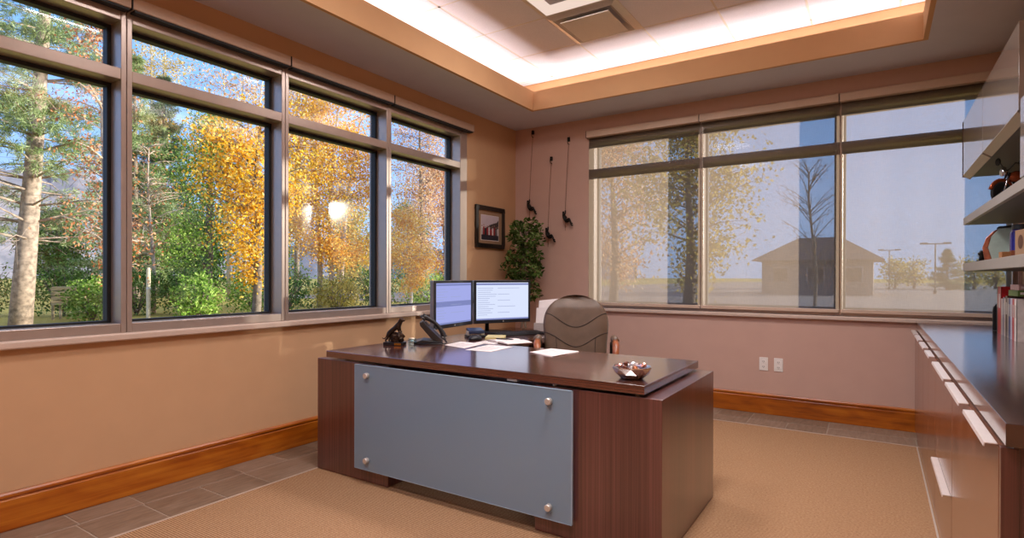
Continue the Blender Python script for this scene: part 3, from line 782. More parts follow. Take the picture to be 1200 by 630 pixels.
# ------------------------------------------------------------------ chair
def chair():
    t = thing('office_chair', 'taupe leather executive chair with wooden arm tips behind the desk', 'chair', (1.64, -1.74, 0), math.radians(27))
    # faces local -y
    def backrest_surface(front=True):
        vs = []; fs = []; nu, nv = 24, 30
        for j in range(nv + 1):
            v = math.sin(j / nv * PI / 2); z = .48 + v * .60
            hw = .245 * (1 - .14 * max(0, .62 - v) / .62)
            if v > .62:
                q = (v - .62) / .38; hw = .245 * (1 - q ** 2.4) ** (1 / 2.0) if q < 1 else 0
                hw = max(hw, .0)
            if v < .1: hw *= .90 + v
            lean = .10 * v + .02 * v * v
            for i in range(nu + 1):
                u = -1 + 2 * i / nu
                puff = (1 - abs(u) ** 4) * min(1, (1 - v) * 7) * min(1, v * 8)
                th = .045 * puff + .008
                wrap = -.035 * u * u
                y = .10 + lean + wrap + (-th if front else th * .8)
                vs.append((u * hw, y, z))
        for j in range(nv):
            for i in range(nu):
                q = j * (nu + 1) + i; f = (q, q + 1, q + nu + 2, q + nu + 1); fs.append(f if front else f[::-1])
        return vs, fs, nu, nv
    vf, ff, nu, nv = backrest_surface(True); vb, fb, _, _ = backrest_surface(False)
    mb = MB(); mb.add(vf, ff); o = len(vf); mb.add(vb, fb)
    # close the rim
    ringi = [j * (nu + 1) for j in range(nv + 1)] + [nv * (nu + 1) + i for i in range(1, nu + 1)] + [j * (nu + 1) + nu for j in range(nv - 1, -1, -1)] + list(range(nu - 1, 0, -1))
    for a, b in zip(ringi, ringi[1:] + ringi[:1]): mb.f.append((a, b, b + o, a + o))
    br = mb.build('backrest', 'leather', t, smooth=True)
    def on_back(u, v):
        i = (u + 1) / 2 * nu; j = math.asin(v) / (PI / 2) * nv; i0, j0 = min(int(i), nu - 1), min(int(j), nv - 1); a, b = i - i0, j - j0
        g = lambda ii, jj: Vector(vf[jj * (nu + 1) + ii])
        return g(i0, j0) * (1 - a) * (1 - b) + g(i0 + 1, j0) * a * (1 - b) + g(i0, j0 + 1) * (1 - a) * b + g(i0 + 1, j0 + 1) * a * b + Vector((0, -.0005, 0))
    for (vm, dv) in ((.60, .17), (.36, .17)):
        pts = [on_back(u, vm + dv * (.5 - .5 * math.cos(PI * u))) for u in np.linspace(-.99, .99, 40)]
        MB().tube(pts, .0032, 6).build('seam', 'seam', br, smooth=True)
    for u in (-.62, .62):
        pts = [on_back(u, v) for v in np.linspace(.05, .36 + .17 * (.5 - .5 * math.cos(PI * u)), 12)]
        MB().tube(pts, .0025, 6).build('seam', 'seam', br, smooth=True)
    bm = bmesh.new(); bmesh.ops.create_cube(bm, size=1)
    bmesh.ops.scale(bm, vec=(.50, .48, .11), verts=bm.verts); bmesh.ops.translate(bm, vec=(0, -.12, .46), verts=bm.verts)
    bmesh.ops.bevel(bm, geom=bm.edges[:], offset=.045, segments=4, profile=.6, affect='EDGES')
    me = bpy.data.meshes.new('seat'); bm.to_mesh(me); bm.free(); o = bpy.data.objects.new('seat', me); C.objects.link(o); o.parent = t
    me.materials.append(M['leather']); me.polygons.foreach_set('use_smooth', [True] * len(me.polygons))
    MB().box(-.16, .16, -.25, .06, .375, .41).build('seat_plate', 'black', t, bevel=.01)
    for s in (-1, 1):
        x = s * .262
        a = MB().tube([(x * .8, .06, .42), (x, .06, .46), (x * 1.03, .05, .64), (x * 1.03, .0, .735), (x * 1.03, -.18, .76), (x * 1.02, -.28, .75), (x * 1.0, -.32, .70), (x * .97, -.30, .57), (x * .9, -.18, .43)], [.018, .02, .022, .024, .024, .024, .022, .02, .018], 12).build('armrest', 'black', t, smooth=True)
        MB().tube([(x * 1.03, .01, .76), (x * 1.03, -.10, .778), (x * 1.03, -.22, .778)], [.02, .027, .025], 12).build('arm_pad', 'leather', a, smooth=True)
        MB().tube([(x * 1.03, -.215, .765), (x * 1.025, -.28, .752), (x * 1.0, -.333, .705), (x * .99, -.337, .67)], [.024, .026, .023, .018], 12).build('arm_tip', 'armwood', a, smooth=True)
    MB().lathe([(.028, .09), (.028, .25), (.02, .25), (.02, .38)], 18).build('gas_column', 'steel', t, smooth=True)
    for k in range(5):
        a = 2 * PI * k / 5 + .3; c, s = math.cos(a), math.sin(a)
        MB().tube([(0, 0, .11), (c * .16, s * .16, .105), (c * .31, s * .31, .075)], [.032, .026, .018], 10).build('base_arm', 'armwood', t, smooth=True)
        m = Matrix.Translation((c * .31, s * .31, .03)) @ Matrix.Rotation(a + PI / 2, 4, 'Z') @ Matrix.Rotation(PI / 2, 4, 'Y')
        mb = MB(); mb.lathe([(.001, -.022), (.022, -.022), (.028, -.016), (.028, -.004), (.014, -.003), (.014, .003), (.028, .004), (.028, .016), (.022, .022), (.001, .022)], 18, m)
        mb.tube([(c * .31, s * .31, .03), (c * .31, s * .31, .075)], .008, 8)
        mb.build('caster', 'black', t, smooth=False)
chair()

# ------------------------------------------------------------------ wall pieces
t = thing('framed_photo', 'black framed group photo hanging on the left wall above the monitors', 'picture', (0.0, -.52, 1.52))
mb = MB(); y0, y1, z0, z1, w = -.785, -.255, 1.52, 1.965, .045
mb.box(.001, .026, y0, y1, z0, z0 + w); mb.box(.001, .026, y0, y1, z1 - w, z1); mb.box(.001, .026, y0, y0 + w, z0 + w, z1 - w); mb.box(.001, .026, y1 - w, y1, z0 + w, z1 - w)
mb.build('frame', 'frame_blk', t, True, bevel=.004)
MB().box(.001, .012, y0 + w, y1 - w, z0 + w, z1 - w).build('mat_board', 'mat_board', t, True)
ph = MB().box(.012, .0135, -.69, -.36, 1.60, 1.87).build('photo', 'paper', t, True)
M['ph_sky'] = plain('photo_sky', 'C9BCC6', .4, vary=.06, vscale=10)
M['ph_dark'] = plain('photo_dark', '3A3436', .4, vary=.3, vscale=30)
mb = MB().box(.0135, .0138, -.685, -.365, 1.74, 1.865); mb.build('photo_sky', 'ph_sky', ph, True)
mb = MB().prism([(-.685, 1.605), (-.365, 1.605), (-.365, 1.83), (-.40, 1.80), (-.45, 1.79), (-.52, 1.77), (-.60, 1.735), (-.685, 1.72)], .0138, .0140, 'X'); mb.build('photo_hillside', 'ph_dark', ph, True)
cl = ['B8B2B4', '9E2A30', '2A2830', 'A33138', 'D8D2D2', 'B02F38', 'D9CFCF', '9C2C33', '6A6068', 'C9C2C4']
for col in range(10):
    yy = -.672 + col * .0325; hgt = 1.745 + .012 * math.sin(col * 2.1)
    m = plain('photo_shirt_%d' % col, cl[col], .4, vary=.2, vscale=60)
    MB().prism([(yy - .012, 1.66), (yy + .012, 1.66), (yy + .015, hgt - .02), (yy + .006, hgt - .008), (yy - .006, hgt - .008), (yy - .015, hgt - .02)], .0140, .0143, 'X').build('photo_shirt', m, ph, True)
M['ph_skin'] = plain('photo_skin', 'A57A66', .4, vary=.1)
mb = MB()
for col in range(10):
    yy = -.672 + col * .0325; hgt = 1.752 + .012 * math.sin(col * 2.1)
    mb.prism([(yy + .0075 * math.cos(a), hgt + .0095 * math.sin(a)) for a in np.linspace(0, 2 * PI, 11)[:-1]], .0140, .0144, 'X')
mb.build('photo_faces', 'ph_skin', ph, True)
mb = MB()
for col in range(10):
    yy = -.672 + col * .0325
    mb.box(.0140, .0143, yy - .011, yy - .001, 1.606, 1.66); mb.box(.0140, .0143, yy + .001, yy + .011, 1.606, 1.66)
M['ph_jean'] = plain('photo_trousers', '2A2A38', .4, vary=.2); mb.build('photo_trousers', 'ph_jean', ph, True)

def climber(label, x, za, zh):
    t = thing('rope_climber', label, 'wall figurine', (x, -.045, zh), 0, 'rope climber figures on the back wall')
    V = [(-.004, 0, -.004), (-.016, 0, .03), (-.026, -.002, .060), (-.028, -.004, .080), (-.024, -.006, .104),
         (-.016, -.020, .058), (.006, -.022, .072), (-.002, -.006, .112), (-.022, .020, .056), (-.006, .020, .030), (.012, .004, .034),
         (.006, -.018, -.004), (.052, -.020, .022), (.072, -.020, -.034), (.094, -.020, -.036), (.008, .016, -.010), (.044, .018, .002), (.058, .018, -.050), (.080, .018, -.054)]
    Eg = [(0, 1), (1, 2), (2, 3), (3, 4), (2, 5), (5, 6), (6, 7), (2, 8), (8, 9), (9, 10), (0, 11), (11, 12), (12, 13), (13, 14), (0, 15), (15, 16), (16, 17), (17, 18)]
    Rd = [.021, .021, .023, .010, .017, .012, .009, .008, .012, .009, .008, .015, .012, .009, .010, .015, .012, .009, .010]
    skin('body', V, Eg, Rd, 'iron', t, 1)
    top = za - zh
    MB().tube([(-.006, 0, -.11), (-.004, 0, 0), (-.004, -.004, .10), (.006, .01, top * .55), (.016, .03, top - .05)], .0022, 6).build('rope', 'rope', t)
    mb = MB()
    mb.box(.004, .026, .022, .045, top - .02, top + .022)
    mb.tube([(.016, .020, top), (.016, .008, top - .006), (.016, .004, top - .03), (.018, .010, top - .056), (.024, .02, top - .050), (.030, .022, top - .06)], .0035, 8)
    mb.build('hook', 'iron', t)
climber('black rope climber figurine nearest the corner, above the ficus', .222, 2.835, 1.972)
climber('black rope climber figurine hanging lowest, between the other two climbers', .46, 2.515, 1.655)
climber('black rope climber figurine nearest the back windows', .672, 2.70, 1.822)

for x, lb in ((2.642, 'white wall outlet plate on the back wall, the one nearer the desk'), (2.763, 'white wall outlet plate on the back wall, the one nearer the credenza')):
    t = thing('wall_outlet', lb, 'outlet', (x, 0, .385), 0, 'white outlet plates on the back wall')
    MB().box(-.036, .036, -.006, -.0005, 0, .118).build('plate', 'outlet', t, bevel=.002)
    for z in (.036, .082):
        s = MB().lathe([(.001, .0085), (.016, .0085), (.017, .006)], 20, Matrix.Translation((0, 0, z)) @ Matrix.Rotation(PI / 2, 4, 'X')).build('receptacle', 'outlet', t)
        mb = MB(); mb.box(-.008, -.005, -.0092, -.008, z - .005, z + .006); mb.box(.005, .008, -.0092, -.008, z - .005, z + .006); mb.box(-.002, .002, -.0092, -.008, z - .012, z - .008)
        mb.build('slots', 'slot', s)

# ficus in the corner
t = thing('potted_ficus', 'artificial ficus tree with two leafy tiers in the room corner', 'plant', (.33, -.36, 0))
MB().lathe([(.001, 0.002), (.12, .002), (.135, .05), (.165, .27), (.175, .28), (.175, .32), (.155, .32), (.15, .29), (.001, .285)], 32).build('pot', 'pot', t, smooth=True)
MB().lathe([(.001, .30), (.148, .29)], 24).build('moss', 'soil', t)
mb = MB()
mb.tube([(0, 0, .29), (.03, .02, .6), (-.02, .03, .95), (.01, .02, 1.3), (.0, .03, 1.72)], [.018, .016, .014, .011, .004], 8)
mb.tube([(.02, -.01, .29), (-.02, .0, .65), (.02, .01, 1.0), (-.02, .02, 1.35), (.03, .02, 1.7)], [.014, .013, .011, .009, .004], 8)
for k in range(26):
    z = random.uniform(1.05, 1.75); a = random.uniform(0, 2 * PI); r = random.uniform(.1, .2)
    mb.tube([(0, .02, z), (math.cos(a) * r * .6, .02 + math.sin(a) * r * .6, z + .06), (math.cos(a) * r, .02 + math.sin(a) * r, z + .03)], [.005, .003, .002], 5)
mb.build('trunk', 'bark', t, smooth=True)
cen = []
for (cx, cz, rx, rz, n) in ((.02, 1.655, .20, .185, 680), (-.01, 1.33, .225, .20, 800), (.06, 1.06, .14, .10, 200)):
    d = rand_dirs(n); r = rng.uniform(.35, 1, n) ** .5
    wob = 1 + .15 * np.sin(d[:, 0] * 5 + d[:, 2] * 6)
    cen.append(np.stack([cx + d[:, 0] * rx * r * wob, .02 + d[:, 1] * rx * r * wob, cz + d[:, 2] * rz * r * wob], 1))
cen = np.concatenate(cen); cen[:, 0] = np.maximum(cen[:, 0], -.29); cen[:, 1] = np.minimum(cen[:, 1], .32)
u = rand_dirs(len(cen)); u[:, 2] = -abs(u[:, 2]) * .8; u *= .033; w = np.cross(u, rand_dirs(len(cen))); w /= np.linalg.norm(w, axis=1, keepdims=True); w *= .022
quads('foliage', 'ficus', cen, u, w, t)

# ------------------------------------------------------------------ credenza
FX = 3.742; TOPZ = .88
t = thing('credenza_worktop', 'long dark wood worktop over the row of credenza cabinets under the shelves', 'worktop', (4.06, -1.9, .825))
MB().box(3.746, XR - .004, -3.735, -.045, .826, TOPZ).build('worktop', 'cred_h', t, True, bevel=.0015)
def handle(y0, y1, z, parent):
    mb = MB(); mb.prism([(FX, z - .002), (FX, z + .001), (FX - .026, z + .001), (FX - .028, z - .010), (FX - .025, z - .010), (FX - .024, z - .002)], y0, y1, 'Y')
    mb.build('handle', 'pull', parent, world=True, bevel=.0006, seg=1)
def cabinet(y0, y1, label, doors, drawers=()):
    t = thing('credenza_cabinet', label, 'cabinet', (4.06, (y0 + y1) / 2, 0), 0, 'credenza cabinets under the worktop')
    MB().box(FX + .024, XR - .004, y0 + .001, y1 - .001, .07, .825).build('carcass', 'desk_v', t, True, bevel=.001)
    MB().box(FX + .05, XR - .03, y0 + .001, y1 - .001, .001, .07).build('toe_kick', 'black', t, True)
    if y0 < -3.6:
        MB().box(FX, FX + .034, y0 - .002, y0 + .020, .03, .815).build('end_stile', 'desk_v', t, True, bevel=.001)
        MB().box(FX + .040, XR - .004, y0 - .002, y0 + .0005, .03, .82).build('end_panel', 'desk_v', t, True)
    for a, b, ha, hb in doors:
        d = MB().box(FX, FX + .021, a + .004, b - .004, .03, .806).build('door', 'cred_v', t, True, bevel=.001)
        handle(ha, hb, .813, d)
        if b - a > 1: handle(-3.14, -2.705, .813, d)
    for a, b, za, zb, ha, hb in drawers:
        d = MB().box(FX, FX + .021, a + .004, b - .004, za, zb).build('drawer', 'cred_v', t, True, bevel=.001)
        handle(ha, hb, zb + (.007 if zb > .8 else .002), d)
    return t
cabinet(-3.70, -2.665, 'nearest credenza cabinet, wide smooth front before the desk', [(-3.676, -2.665, -3.66, -3.25)])
cabinet(-2.665, -1.895, 'credenza drawer cabinet with two bar pulls one above the other', [], [(-2.665, -1.895, .03, .345, -2.62, -2.05), (-2.665, -1.895, .349, .806, -2.62, -2.07)])
cabinet(-1.895, -.985, 'credenza cabinet between the drawer cabinet and the one at the back wall', [(-1.895, -1.44, -1.86, -1.555), (-1.44, -.985, -1.43, -1.075)])
cabinet(-.985, -.06, 'farthest credenza cabinet, against the back wall under the window sill', [(-.985, -.52, -.955, -.56), (-.52, -.06, -.50, -.10)])

# wall cabinets and floating shelves
t = thing('wall_cabinet', 'glossy two door wall cabinet above the floating shelves', 'cabinet', (4.2, -1.05, 1.97))
MB().box(4.052, XR - .002, -2.055, -.055, 1.975, 2.385).build('carcass', 'cab_end', t, True, bevel=.001)
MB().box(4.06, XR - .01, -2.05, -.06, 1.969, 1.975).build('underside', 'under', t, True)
MB().box(4.027, 4.06, -.0555, -.050, 1.972, 2.389).build('end_panel', 'cab_end', t, True)
for a, b in ((-2.053, -1.012), (-1.006, -.057)):
    d = MB().box(4.03, 4.052, a, b, 1.985, 2.388).build('door', 'lacquer', t, True, bevel=.001)
    MB().prism([(4.03, 1.985), (4.052, 1.985), (4.075, 1.955), (4.070, 1.952), (4.028, 1.981)], a + .03, b - .012, 'Y').build('finger_pull', 'lip', d, world=True, bevel=.001)
t = thing('wall_cabinet', 'lower glossy wall cabinet at the picture edge, nearest the viewer', 'cabinet', (4.2, -2.5, 1.664))
MB().box(4.052, XR - .002, -3.0, -2.095, 1.6645, 2.02).build('carcass', 'cab_end', t, True, bevel=.001)
MB().box(4.03, 4.052, -2.998, -2.092, 1.668, 2.022).build('door', 'lacquer', t, True, bevel=.001)
for z0, z1, lb in ((1.61, 1.662, 'upper floating grey shelf carrying the model motorcycle'), (1.267, 1.325, 'lower floating grey shelf carrying the blue jar and plaque')):
    t = thing('floating_shelf', lb, 'shelf', (4.2, -1.55, z0), 0, 'floating shelves above the credenza')
    MB().box(4.03, XR - .0015, -3.0, -.105, z0, z1).build('shelf_board', 'shelf', t, True, bevel=.002)
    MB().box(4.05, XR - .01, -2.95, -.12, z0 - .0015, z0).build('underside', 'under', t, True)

# model motorcycle on the upper shelf
def bike():
    t = thing('model_motorcycle', 'small copper and black model motorcycle on the upper floating shelf', 'model', (4.215, -.97, 1.662), math.radians(206)); t.scale = (.84, .9, 1)
    M['copper'] = plain('copper_paint', '9A4A28', .2, .6, vary=.1)
    M['tyre'] = plain('rubber', '15151A', .8, vary=.1); M['orange'] = plain('orange_seat', 'B5451F', .45, vary=.1)
    M['chrome'] = plain('chrome', 'C5C5CC', .1, 1, vary=.03)
    for x in (.13, -.13):
        R = .068; m = Matrix.Translation((x, 0, R)) @ Matrix.Rotation(PI / 2, 4, 'X')
        w = MB().lathe([(R - .017, -.010), (R - .006, -.013), (R, -.006), (R, .006), (R - .006, .013), (R - .017, .010), (R - .017, -.010)], 32, m).build('wheel', 'tyre', t, smooth=True)
        mb = MB(); mb.lathe([(.001, -.012), (.010, -.012), (.010, .012), (.001, .012)], 12, m)
        for k in range(10):
            a = 2 * PI * k / 10; mb.tube([(x, 0, R), (x + math.cos(a) * (R - .015), 0, R + math.sin(a) * (R - .015))], .0015, 5)
        mb.build('spokes', 'chrome', w)
        pts = [(x + math.cos(a) * .075, 0, R + math.sin(a) * .075) for a in np.linspace(.3, 2.7, 10)]
        MB().tube(pts, .012, 8).build('mudguard', 'copper', t, smooth=True)
    mb = MB()
    for s in (-1, 1): mb.tube([(.13, s * .016, .068), (.085, s * .016, .185)], .006, 8)
    mb.build('fork', 'chrome', t, smooth=True)
    mb = MB(); mb.tube([(.085, 0, .18), (.03, 0, .10), (-.03, 0, .055), (-.07, 0, .06), (-.13, 0, .068)], .008, 8); mb.tube([(.085, 0, .18), (0, 0, .145), (-.09, 0, .13), (-.13, 0, .07)], .007, 8)
    mb.build('chassis', 'iron', t, smooth=True)
    MB().lathe([(.001, -.055), (.018, -.05), (.032, -.02), (.034, .01), (.026, .045), (.001, .06)], 18, Matrix.Translation((.03, 0, .165)) @ Matrix.Rotation(PI / 2 + .15, 4, 'Y')).build('fuel_tank', 'copper', t, smooth=True)
    mb = MB(); mb.tube([(-.02, 0, .15), (-.06, 0, .145), (-.11, 0, .155), (-.135, 0, .175)], [.016, .026, .026, .01], 12); mb.build('saddle', 'orange', t, smooth=True)
    mb = MB(); mb.lathe([(.001, -.03), (.03, -.028), (.03, .028), (.001, .03)], 12, Matrix.Translation((0, 0, .085)) @ Matrix.Rotation(PI / 2, 4, 'X'))
    mb.tube([(.0, 0, .09), (.03, 0, .135)], .022, 10); mb.tube([(0, 0, .09), (-.035, 0, .13)], .022, 10); mb.build('engine', 'chrome', t)
    MB().tube([(.02, .03, .08), (.02, .035, .045), (-.05, .036, .04), (-.17, .036, .05)], [.006, .007, .008, .011], 8).build('exhaust', 'chrome', t, smooth=True)
    MB().tube([(.04, .085, .23), (.085, .06, .235), (.09, 0, .2), (.085, -.06, .235), (.04, -.085, .23)], .005, 8).build('handlebar', 'iron', t, smooth=True)
    for s in (-1, 1):
        mb = MB(); mb.tube([(.07, s * .07, .235), (.07, s * .10, .265)], .003, 6); mb.lathe([(.001, -.004), (.022, -.004), (.024, 0), (.022, .004), (.001, .004)], 14, Matrix.Translation((.07, s * .115, .272)) @ Matrix.Rotation(PI / 2, 4, 'Y')); mb.build('mirror', 'iron', t)
    MB().lathe([(.001, -.02), (.015, -.018), (.024, .012), (.001, .016)], 14, Matrix.Translation((.115, 0, .19)) @ Matrix.Rotation(PI / 2, 4, 'Y')).build('headlamp', 'chrome', t, smooth=True)
    MB().tube([(-.02, .01, .05), (-.03, .05, .001)], .003, 6).build('kickstand', 'chrome', t)
bike()

# lower shelf things
zs = 1.3255
t = thing('leaning_plaque', 'grey glass award plaque with a curved copper edge on the lower shelf', 'award', (4.135, -.95, zs), math.radians(-8))
m = Matrix.Rotation(-.22, 4, 'X')
M['plaque_glass'] = plain('award_glass', '98A79F', .12, vary=.12, vscale=14, coat=.5)
M['copper_edge'] = plain('copper_edge', '8A4E36', .3, .6, vary=.3, vscale=40)
MB().prism([(-.05, .004), (.09, .004), (.09, .21), (-.02, .20), (-.055, .15), (-.07, .08)], -.006, .006, 'Y', m).build('panel', 'plaque_glass', t, bevel=.002)
MB().prism([(-.085, .004), (-.05, .004), (-.07, .08), (-.055, .15), (-.02, .20), (-.045, .185), (-.08, .14), (-.097, .08)], -.008, .008, 'Y', m).build('curved_edge', 'copper_edge', t, bevel=.002)
MB().prism([(-.03, .202), (.09, .212), (.09, .222), (-.02, .214)], -.008, .008, 'Y', m).build('top_strip', 'black', t)
MB().box(-.06, .08, -.02, .05, 0, .008).build('foot', 'steel', t, bevel=.002)
t = thing('figurine', 'tiny dark bristly figurine at the far end of the lower shelf', 'figurine', (4.055, -.78, zs))
V = [(0, 0, .02), (0, 0, .045), (0, 0, .07), (.02, 0, .05), (-.02, 0, .05), (.012, 0, .004), (-.012, 0, .004)]
skin('body', V, [(0, 1), (1, 2), (1, 3), (1, 4), (0, 5), (0, 6)], [.013, .014, .01, .006, .006, .007, .007], 'iron', t, 2)
MB().lathe([(.001, 0.0), (.026, 0), (.026, .006), (.001, .006)], 16).build('base', 'iron', t)
t = thing('jar', 'cobalt blue supplement jar with a black lid on the lower shelf', 'jar', (4.195, -1.16, zs))
M['cobalt'] = plain('cobalt_plastic', '1C1F7A', .18, vary=.08, coat=.4)
M['amber'] = plain('amber_label', '6B3418', .4, vary=.2)
MB().lathe([(.001, 0), (.055, 0), (.060, .006), (.060, .15), (.052, .168), (.045, .172), (.001, .172)], 28).build('body', 'cobalt', t, smooth=False)
MB().lathe([(.001, .2), (.048, .2), (.051, .196), (.051, .172), (.001, .172)], 28).build('lid', 'black', t)
MB().lathe([(.0605, .01), (.0612, .011), (.0612, .05), (.0605, .051)], 28).build('label_band', 'amber', t)
t = thing('wood_block', 'small square wooden block in front of the blue jar', 'block', (4.075, -1.43, zs), .2)
M['blockw'] = wood('block_wood', '8A5A38', 'A9764C', 'C49468', 'X', 5, .5)
MB().box(-.02, .02, -.02, .02, 0, .035).build('block', 'blockw', t, bevel=.002)
t = thing('picture_card', 'tan picture card standing near the shelf edge beside the blue jar', 'card', (4.085, -1.80, zs), .12)
MB().box(-.005, .005, -.075, .075, 0, .13).build('card', 'mat_board', t, bevel=.001)
MB().lathe([(.001, .0008), (.035, 0)], 20, Matrix.Translation((-.0055, 0, .07)) @ Matrix.Rotation(-PI / 2, 4, 'Y')).build('round_motif', 'pot', t)
MB().prism([(.005, 0), (.04, 0), (.005, .08)], -.02, .02, 'Y').build('easel', 'mat_board', t)

# books and bookend on the worktop, spines towards the room
def book(y, th, h, dep, col, label, name='book', x=4.115, tilt=0, cat='book'):
    t = thing(name, label, cat, (x, y, TOPZ + .0003), tilt, 'row of books on the worktop')
    m = plain('cover_%d' % int(-y * 1000), col, .4, vary=.1)
    mb = MB(); mb.box(0, dep, 0, .0022, 0, h); mb.box(0, dep, -th + .0003, -th + .0025, 0, h); mb.box(0, .003, -th + .0003, .0022, 0, h); mb.build('cover', m, t)
    MB().box(.003, dep - .005, -th + .0025, 0, .003, h - .004).build('pages', 'paper', t)
    MB().box(-.0004, 0, -th * .75, -th * .25, h * .55, h * .85).build('spine_label', plain('spine_%d' % int(-y * 1000), 'B8B0A8', .5), t)
    return t
t = thing('bookend', 'black rounded metal bookend at the far end of the book row', 'bookend', (4.12, -.70, TOPZ + .0003))
MB().prism([(0, 0), (.17, 0), (.17, .13)] + [(.085 + .085 * math.cos(a), .13 + .07 * math.sin(a)) for a in np.linspace(0.2, PI, 12)], -.02, .0, 'Y').build('plate', 'black', t, bevel=.003)
MB().box(0, .17, -.10, -.02, 0, .0015).build('foot', 'black', t)
bl = [(.028, .285, .21, '26302A', 'thin dark green book standing right after the bookend'),
      (.105, .285, .23, 'A8161C', 'thick tall red book near the bookend'),
      (.06, .215, .2, 'A59A94', 'pale grey book just after the red one'),
      (.04, .225, .2, '76707E', 'grey violet book second after the red one'),
      (.03, .22, .2, 'C4B8A8', 'cream book third after the red one'),
      (.05, .235, .2, '4A3428', 'dark brown book among the grey ones'),
      (.045, .225, .2, '8F8478', 'taupe book just after the dark brown one'),
      (.04, .225, .2, '3B4A7E', 'navy blue book after the taupe one'),
      (.05, .225, .2, 'B8B6C6', 'lilac grey book after the navy one'),
      (.05, .225, .2, 'C04848', 'coral red book close to the near end of the row'),
      (.06, .225, .2, 'D8CEC8', 'white book at the near end of the row')]
y = -.905
for th, h, dep, col, lb in bl:
    book(y, th, h, dep, col, lb); y -= th + .003
def flat_box(x, y, z, col, lb, sx, sy, sz):
    t = thing('box', lb, 'box', (x, y, z), .08)
    m = plain('carton_%s' % col, col, .5, vary=.1)
    MB().box(0, sx, -sy / 2, sy / 2, 0, sz).build('carton', m, t, bevel=.001)
    MB().box(.01, sx - .01, -sy / 2 - .0004, -sy / 2, sz * .3, sz * .7).build('label_strip', 'paper', t)
flat_box(4.125, -1.33, TOPZ + .2385, '5F7A3E', 'green carton lying flat on top of the books', .13, .17, .032)
flat_box(4.13, -1.335, TOPZ + .272, 'C9A5A0', 'pink white carton topmost on the books, over the green one', .12, .15, .03)

# ------------------------------------------------------------------ outdoors
LM = {
 'pine': leaf_mat('pine_needles', ['4A6030', '7A9052', 'A5B478', 'C9D0A2'], .25),
 'spruce': leaf_mat('spruce_needles', ['2A3E2A', '46603C', '6A8458', '8EA078'], .2),
 'rust': leaf_mat('rust_leaves', ['A0562E', 'CF8250', 'E6AE84', 'D69468'], .35),
 'green': leaf_mat('green_leaves', ['4A7022', '78A03A', 'A6C05A', 'CAD67C'], .4),
 'dkgreen': leaf_mat('dark_green_leaves', ['2C4A1C', '4A7030', '6E9044', '94AE60'], .35),
 'gold': leaf_mat('golden_leaves', ['D08A16', 'F2B428', 'FFD24A', 'FFE488'], .45),
 'orange': leaf_mat('orange_gold_leaves', ['C8842A', 'EEAE3C', 'FACE58', 'FAE08C'], .4),
 'tan': leaf_mat('tan_leaves', ['B5764C', 'DCA672', 'F0CB9A', 'F8E0BC'], .4),
 'pale': leaf_mat('pale_yellow_leaves', ['B8923E', 'D9BC6A', 'EAD69A', 'C6B066'], .45),
 'olive': leaf_mat('olive_leaves', ['7C7434', 'AE9E48', 'CEBA64', 'E0C470'], .4)}
GZ = -.12

def broadleaf(name, label, x, y, h, tr, crown, lm, n, ls, bark='bark', stems=1, lean=(0, 0), nb=26, spread=.42, rise=(.15, .6), thin=1.0, group='trees outside the left windows'):
    """crown = (centre height, radius xy, radius z, lowest height of branches)"""
    t = thing(name, label, 'tree', (x, y, GZ), 0, group)
    cz, rx, rz, low = crown; mb = MB(); tips = []
    for s in range(stems):
        ox = (s - (stems - 1) / 2) * .35; oy = ox * .8
        k = 7; pts = []; rs = []
        for i in range(k):
            f = i / (k - 1); z = f * h * .93
            pts.append((ox * (1 + f) + lean[0] * f + .10 * math.sin(f * 5 + s), oy * (1 + f) + lean[1] * f + .10 * math.cos(f * 4 + s), z)); rs.append(tr * (1 - .85 * f) + .012)
        mb.tube(pts, rs, 9)
        P = [Vector(p) for p in pts]
        for b in range(nb // stems):
            f = random.uniform(low / h, .95); i = min(int(f / .93 * (k - 1)), k - 2); q = P[i].lerp(P[i + 1], min(1, f / .93 * (k - 1) - i))
            a = random.uniform(0, 2 * PI); zc = (q.z - cz) / rz
            L = rx * math.sqrt(max(.08, 1 - min(1, zc * zc))) * random.uniform(.65, 1.05)
            d = Vector((math.cos(a), math.sin(a), random.uniform(*rise)))
            e = q + d * L; m_ = q.lerp(e, .5) + Vector((0, 0, .08 * L))
            mb.tube([q, m_, e], [thin * (max(.012, tr * .28 * (1 - f)) + .01), thin * .015, thin * .006], 5)
            for u_ in (.35, .55, .75, .95):
                c = q.lerp(e, u_); tips.append(c)
                for _ in range(2):
                    dd = Vector((random.gauss(0, 1), random.gauss(0, 1), random.gauss(.2, .7))).normalized() * L * random.uniform(.2, .45)
                    mb.tube([c, c + dd * .6, c + dd], [thin * .008, thin * .005, thin * .003], 4); tips.append(c + dd)
    mb.build('trunk', bark, t, smooth=True)
    T = np.array([tuple(p) for p in tips]); idx = rng.integers(0, len(T), n)
    cen = T[idx] + rng.normal(0, spread * .5, (n, 3))
    u = rand_dirs(n) * (ls * rng.uniform(.6, 1.25, (n, 1))); w = np.cross(u, rand_dirs(n)); w *= (ls / (np.linalg.norm(w, axis=1, keepdims=True) + 1e-6))
    quads('foliage', LM[lm], cen, u, w, t)
    return t

